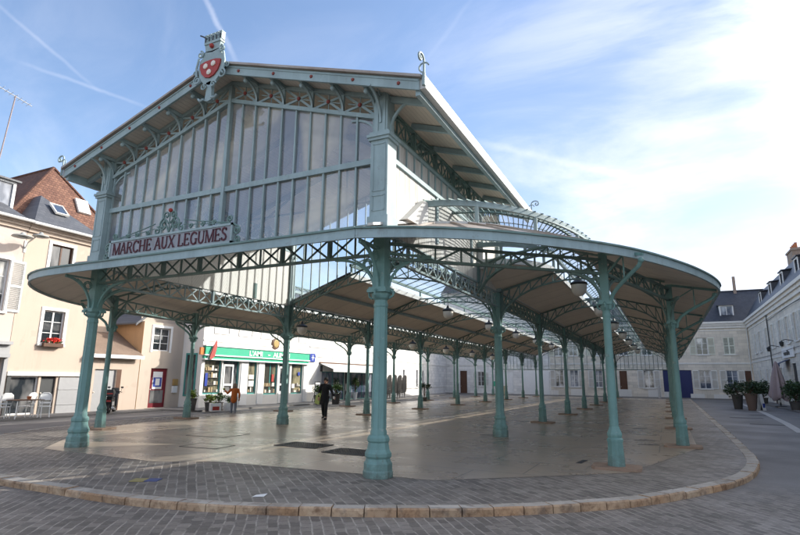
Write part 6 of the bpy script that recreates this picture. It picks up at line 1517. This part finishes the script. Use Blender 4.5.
# ================================================================== SUN, SKY, CAMERA
SUN_AZ, SUN_EL = math.radians(45), math.radians(28)      # azimuth from +x towards +y
d = Vector((math.cos(SUN_EL)*math.cos(SUN_AZ), math.cos(SUN_EL)*math.sin(SUN_AZ), math.sin(SUN_EL)))
L_ = bpy.data.lights.new('sun', 'SUN'); L_.energy = 2.2; L_.angle = math.radians(.5); L_.color = (1, .955, .88)
so = bpy.data.objects.new('sun', L_); COL.objects.link(so); so.rotation_euler = (-d).to_track_quat('-Z', 'Y').to_euler(); so.location = (20,20,30)
wd = bpy.data.worlds.new('World'); scene.world = wd; wd.use_nodes = True
nt = wd.node_tree; nt.nodes.clear()
class WT(NT):
    def __init__(s, tree): s.t = tree; s.n = tree.nodes; s.l = tree.links
w = WT(nt); out = w.new('ShaderNodeOutputWorld'); bg = w.new('ShaderNodeBackground'); bg.inputs[1].default_value = .100
sky = w.new('ShaderNodeTexSky', sky_type='NISHITA'); sky.sun_disc = False; sky.sun_elevation = SUN_EL; sky.sun_rotation = PI/2 - SUN_AZ; sky.altitude = 150; sky.air_density = 1.0; sky.dust_density = .7; sky.ozone_density = 1.6
tc = w.new('ShaderNodeTexCoord'); D = tc.outputs['Generated']
def dot(v): 
    n = w.new('ShaderNodeVectorMath', operation='DOT_PRODUCT'); w.link(D, n.inputs[0]); n.inputs[1].default_value = tuple(v); return n.outputs['Value']
def rng(x, a, b, c=0, e=1):
    m = w.new('ShaderNodeMapRange', interpolation_type='SMOOTHSTEP'); w.link(x, m.inputs[0]); m.inputs[1].default_value = a; m.inputs[2].default_value = b; m.inputs[3].default_value = c; m.inputs[4].default_value = e; return m.outputs[0]
CAM = (8.940869030334726, -8.838232818921465, 1.7, -0.45704188585025823, 0.20697924087623912, 0.010993917455465824, 533.0226954124784)
cx, cy, cz, yaw, pitch, roll, fpx = CAM
fwd = Vector((math.sin(yaw)*math.cos(pitch), math.cos(yaw)*math.cos(pitch), math.sin(pitch))); rt = Vector((math.cos(yaw), -math.sin(yaw), 0)); up_ = rt.cross(fwd)
R_ = rt*math.cos(roll) + up_*math.sin(roll); U_ = -rt*math.sin(roll) + up_*math.cos(roll)
def pdir(x, y): return (fwd + R_*((x-400)/fpx) - U_*((y-267.5)/fpx)).normalized()
wispv = w.new('ShaderNodeMapping'); w.link(D, wispv.inputs['Vector']); wispv.inputs['Rotation'].default_value = (.35, .5, .6); wispv.inputs['Scale'].default_value = (1.1, 3.6, 2.6)
n1 = w.noise(wispv.outputs[0], 1.7, 8, .58, .6); n2 = w.noise(D, 1.3, 4, .55)
sunside = rng(dot((math.cos(math.radians(70)), math.sin(math.radians(70)), 0)), .55, .98)
low = rng(dot((0,0,1)), .62, .05)
veil = w.math('ADD', w.math('MULTIPLY', sunside, .62), w.math('MULTIPLY', low, .30))
amt = w.math('MULTIPLY', rng(n1, .36, .72), w.math('MULTIPLY_ADD', veil, 1.0, .10))
amt = w.math('ADD', amt, w.math('MULTIPLY', w.math('MULTIPLY', sunside, low), .22))
amt = w.math('MULTIPLY', amt, rng(n2, .25, .6, .55, 1.0))
def contrail(p, q, width, strength, edge=.004):
    a, b = pdir(*p), pdir(*q); n = a.cross(b).normalized(); m = (a+b).normalized(); half = m.dot(a)
    wig = w.math('MULTIPLY', w.math('SUBTRACT', w.noise(D, 30, 4), .5), width*1.2)
    dist = w.math('ABSOLUTE', w.math('ADD', dot(n), wig))
    ends = rng(dot(m), half-.002, half+.006)
    return w.math('MULTIPLY', w.math('MULTIPLY', rng(dist, width, 0), ends), w.math('MULTIPLY', w.math('MULTIPLY_ADD', w.noise(D, 18, 5), .9, .45), strength))
for c in (contrail((196,-20),(236,60),.007,.5), contrail((-20,-10),(100,92),.0045,.14), contrail((20,62),(150,108),.0045,.17), contrail((425,62),(475,-5),.006,.10), contrail((470,140),(660,184),.010,.15)):
    amt = w.math('ADD', amt, c)
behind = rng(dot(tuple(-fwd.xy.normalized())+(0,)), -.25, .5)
amt = w.math('ADD', amt, w.math('MULTIPLY', behind, .38))  # haze added behind the camera, out of view, to whiten the fill light
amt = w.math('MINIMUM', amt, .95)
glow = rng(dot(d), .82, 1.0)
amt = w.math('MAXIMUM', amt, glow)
ccol = w.new('ShaderNodeMix', data_type='RGBA'); w.link(glow, ccol.inputs[0]); ccol.inputs[6].default_value = (5.0,5.0,5.45,1); ccol.inputs[7].default_value = (38,35.2,31,1)  # cloud near the sun brightened out of view to lift the fill
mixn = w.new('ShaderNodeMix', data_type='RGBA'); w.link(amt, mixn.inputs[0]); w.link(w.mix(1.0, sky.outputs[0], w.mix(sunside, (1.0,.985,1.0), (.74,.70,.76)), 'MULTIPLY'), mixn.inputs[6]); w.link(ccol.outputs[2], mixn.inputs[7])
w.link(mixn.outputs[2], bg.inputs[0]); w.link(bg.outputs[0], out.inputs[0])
cam = bpy.data.cameras.new('camera'); co = bpy.data.objects.new('camera', cam); COL.objects.link(co); scene.camera = co
cam.sensor_width = 36; cam.lens = fpx/800*36; cam.clip_start = .05; cam.clip_end = 1500
co.matrix_world = Matrix(((R_.x,U_.x,-fwd.x,cx),(R_.y,U_.y,-fwd.y,cy),(R_.z,U_.z,-fwd.z,cz),(0,0,0,1)))
scene.view_settings.view_transform = 'Standard'; scene.view_settings.look = 'None'; scene.view_settings.exposure = 1.48; scene.view_settings.gamma = 1; scene.view_settings.use_curve_mapping = False
scene.cycles.transparent_max_bounces = 24; scene.cycles.max_bounces = 7; scene.cycles.diffuse_bounces = 4; scene.cycles.sample_clamp_indirect = 6; scene.cycles.caustics_reflective = False; scene.cycles.caustics_refractive = False
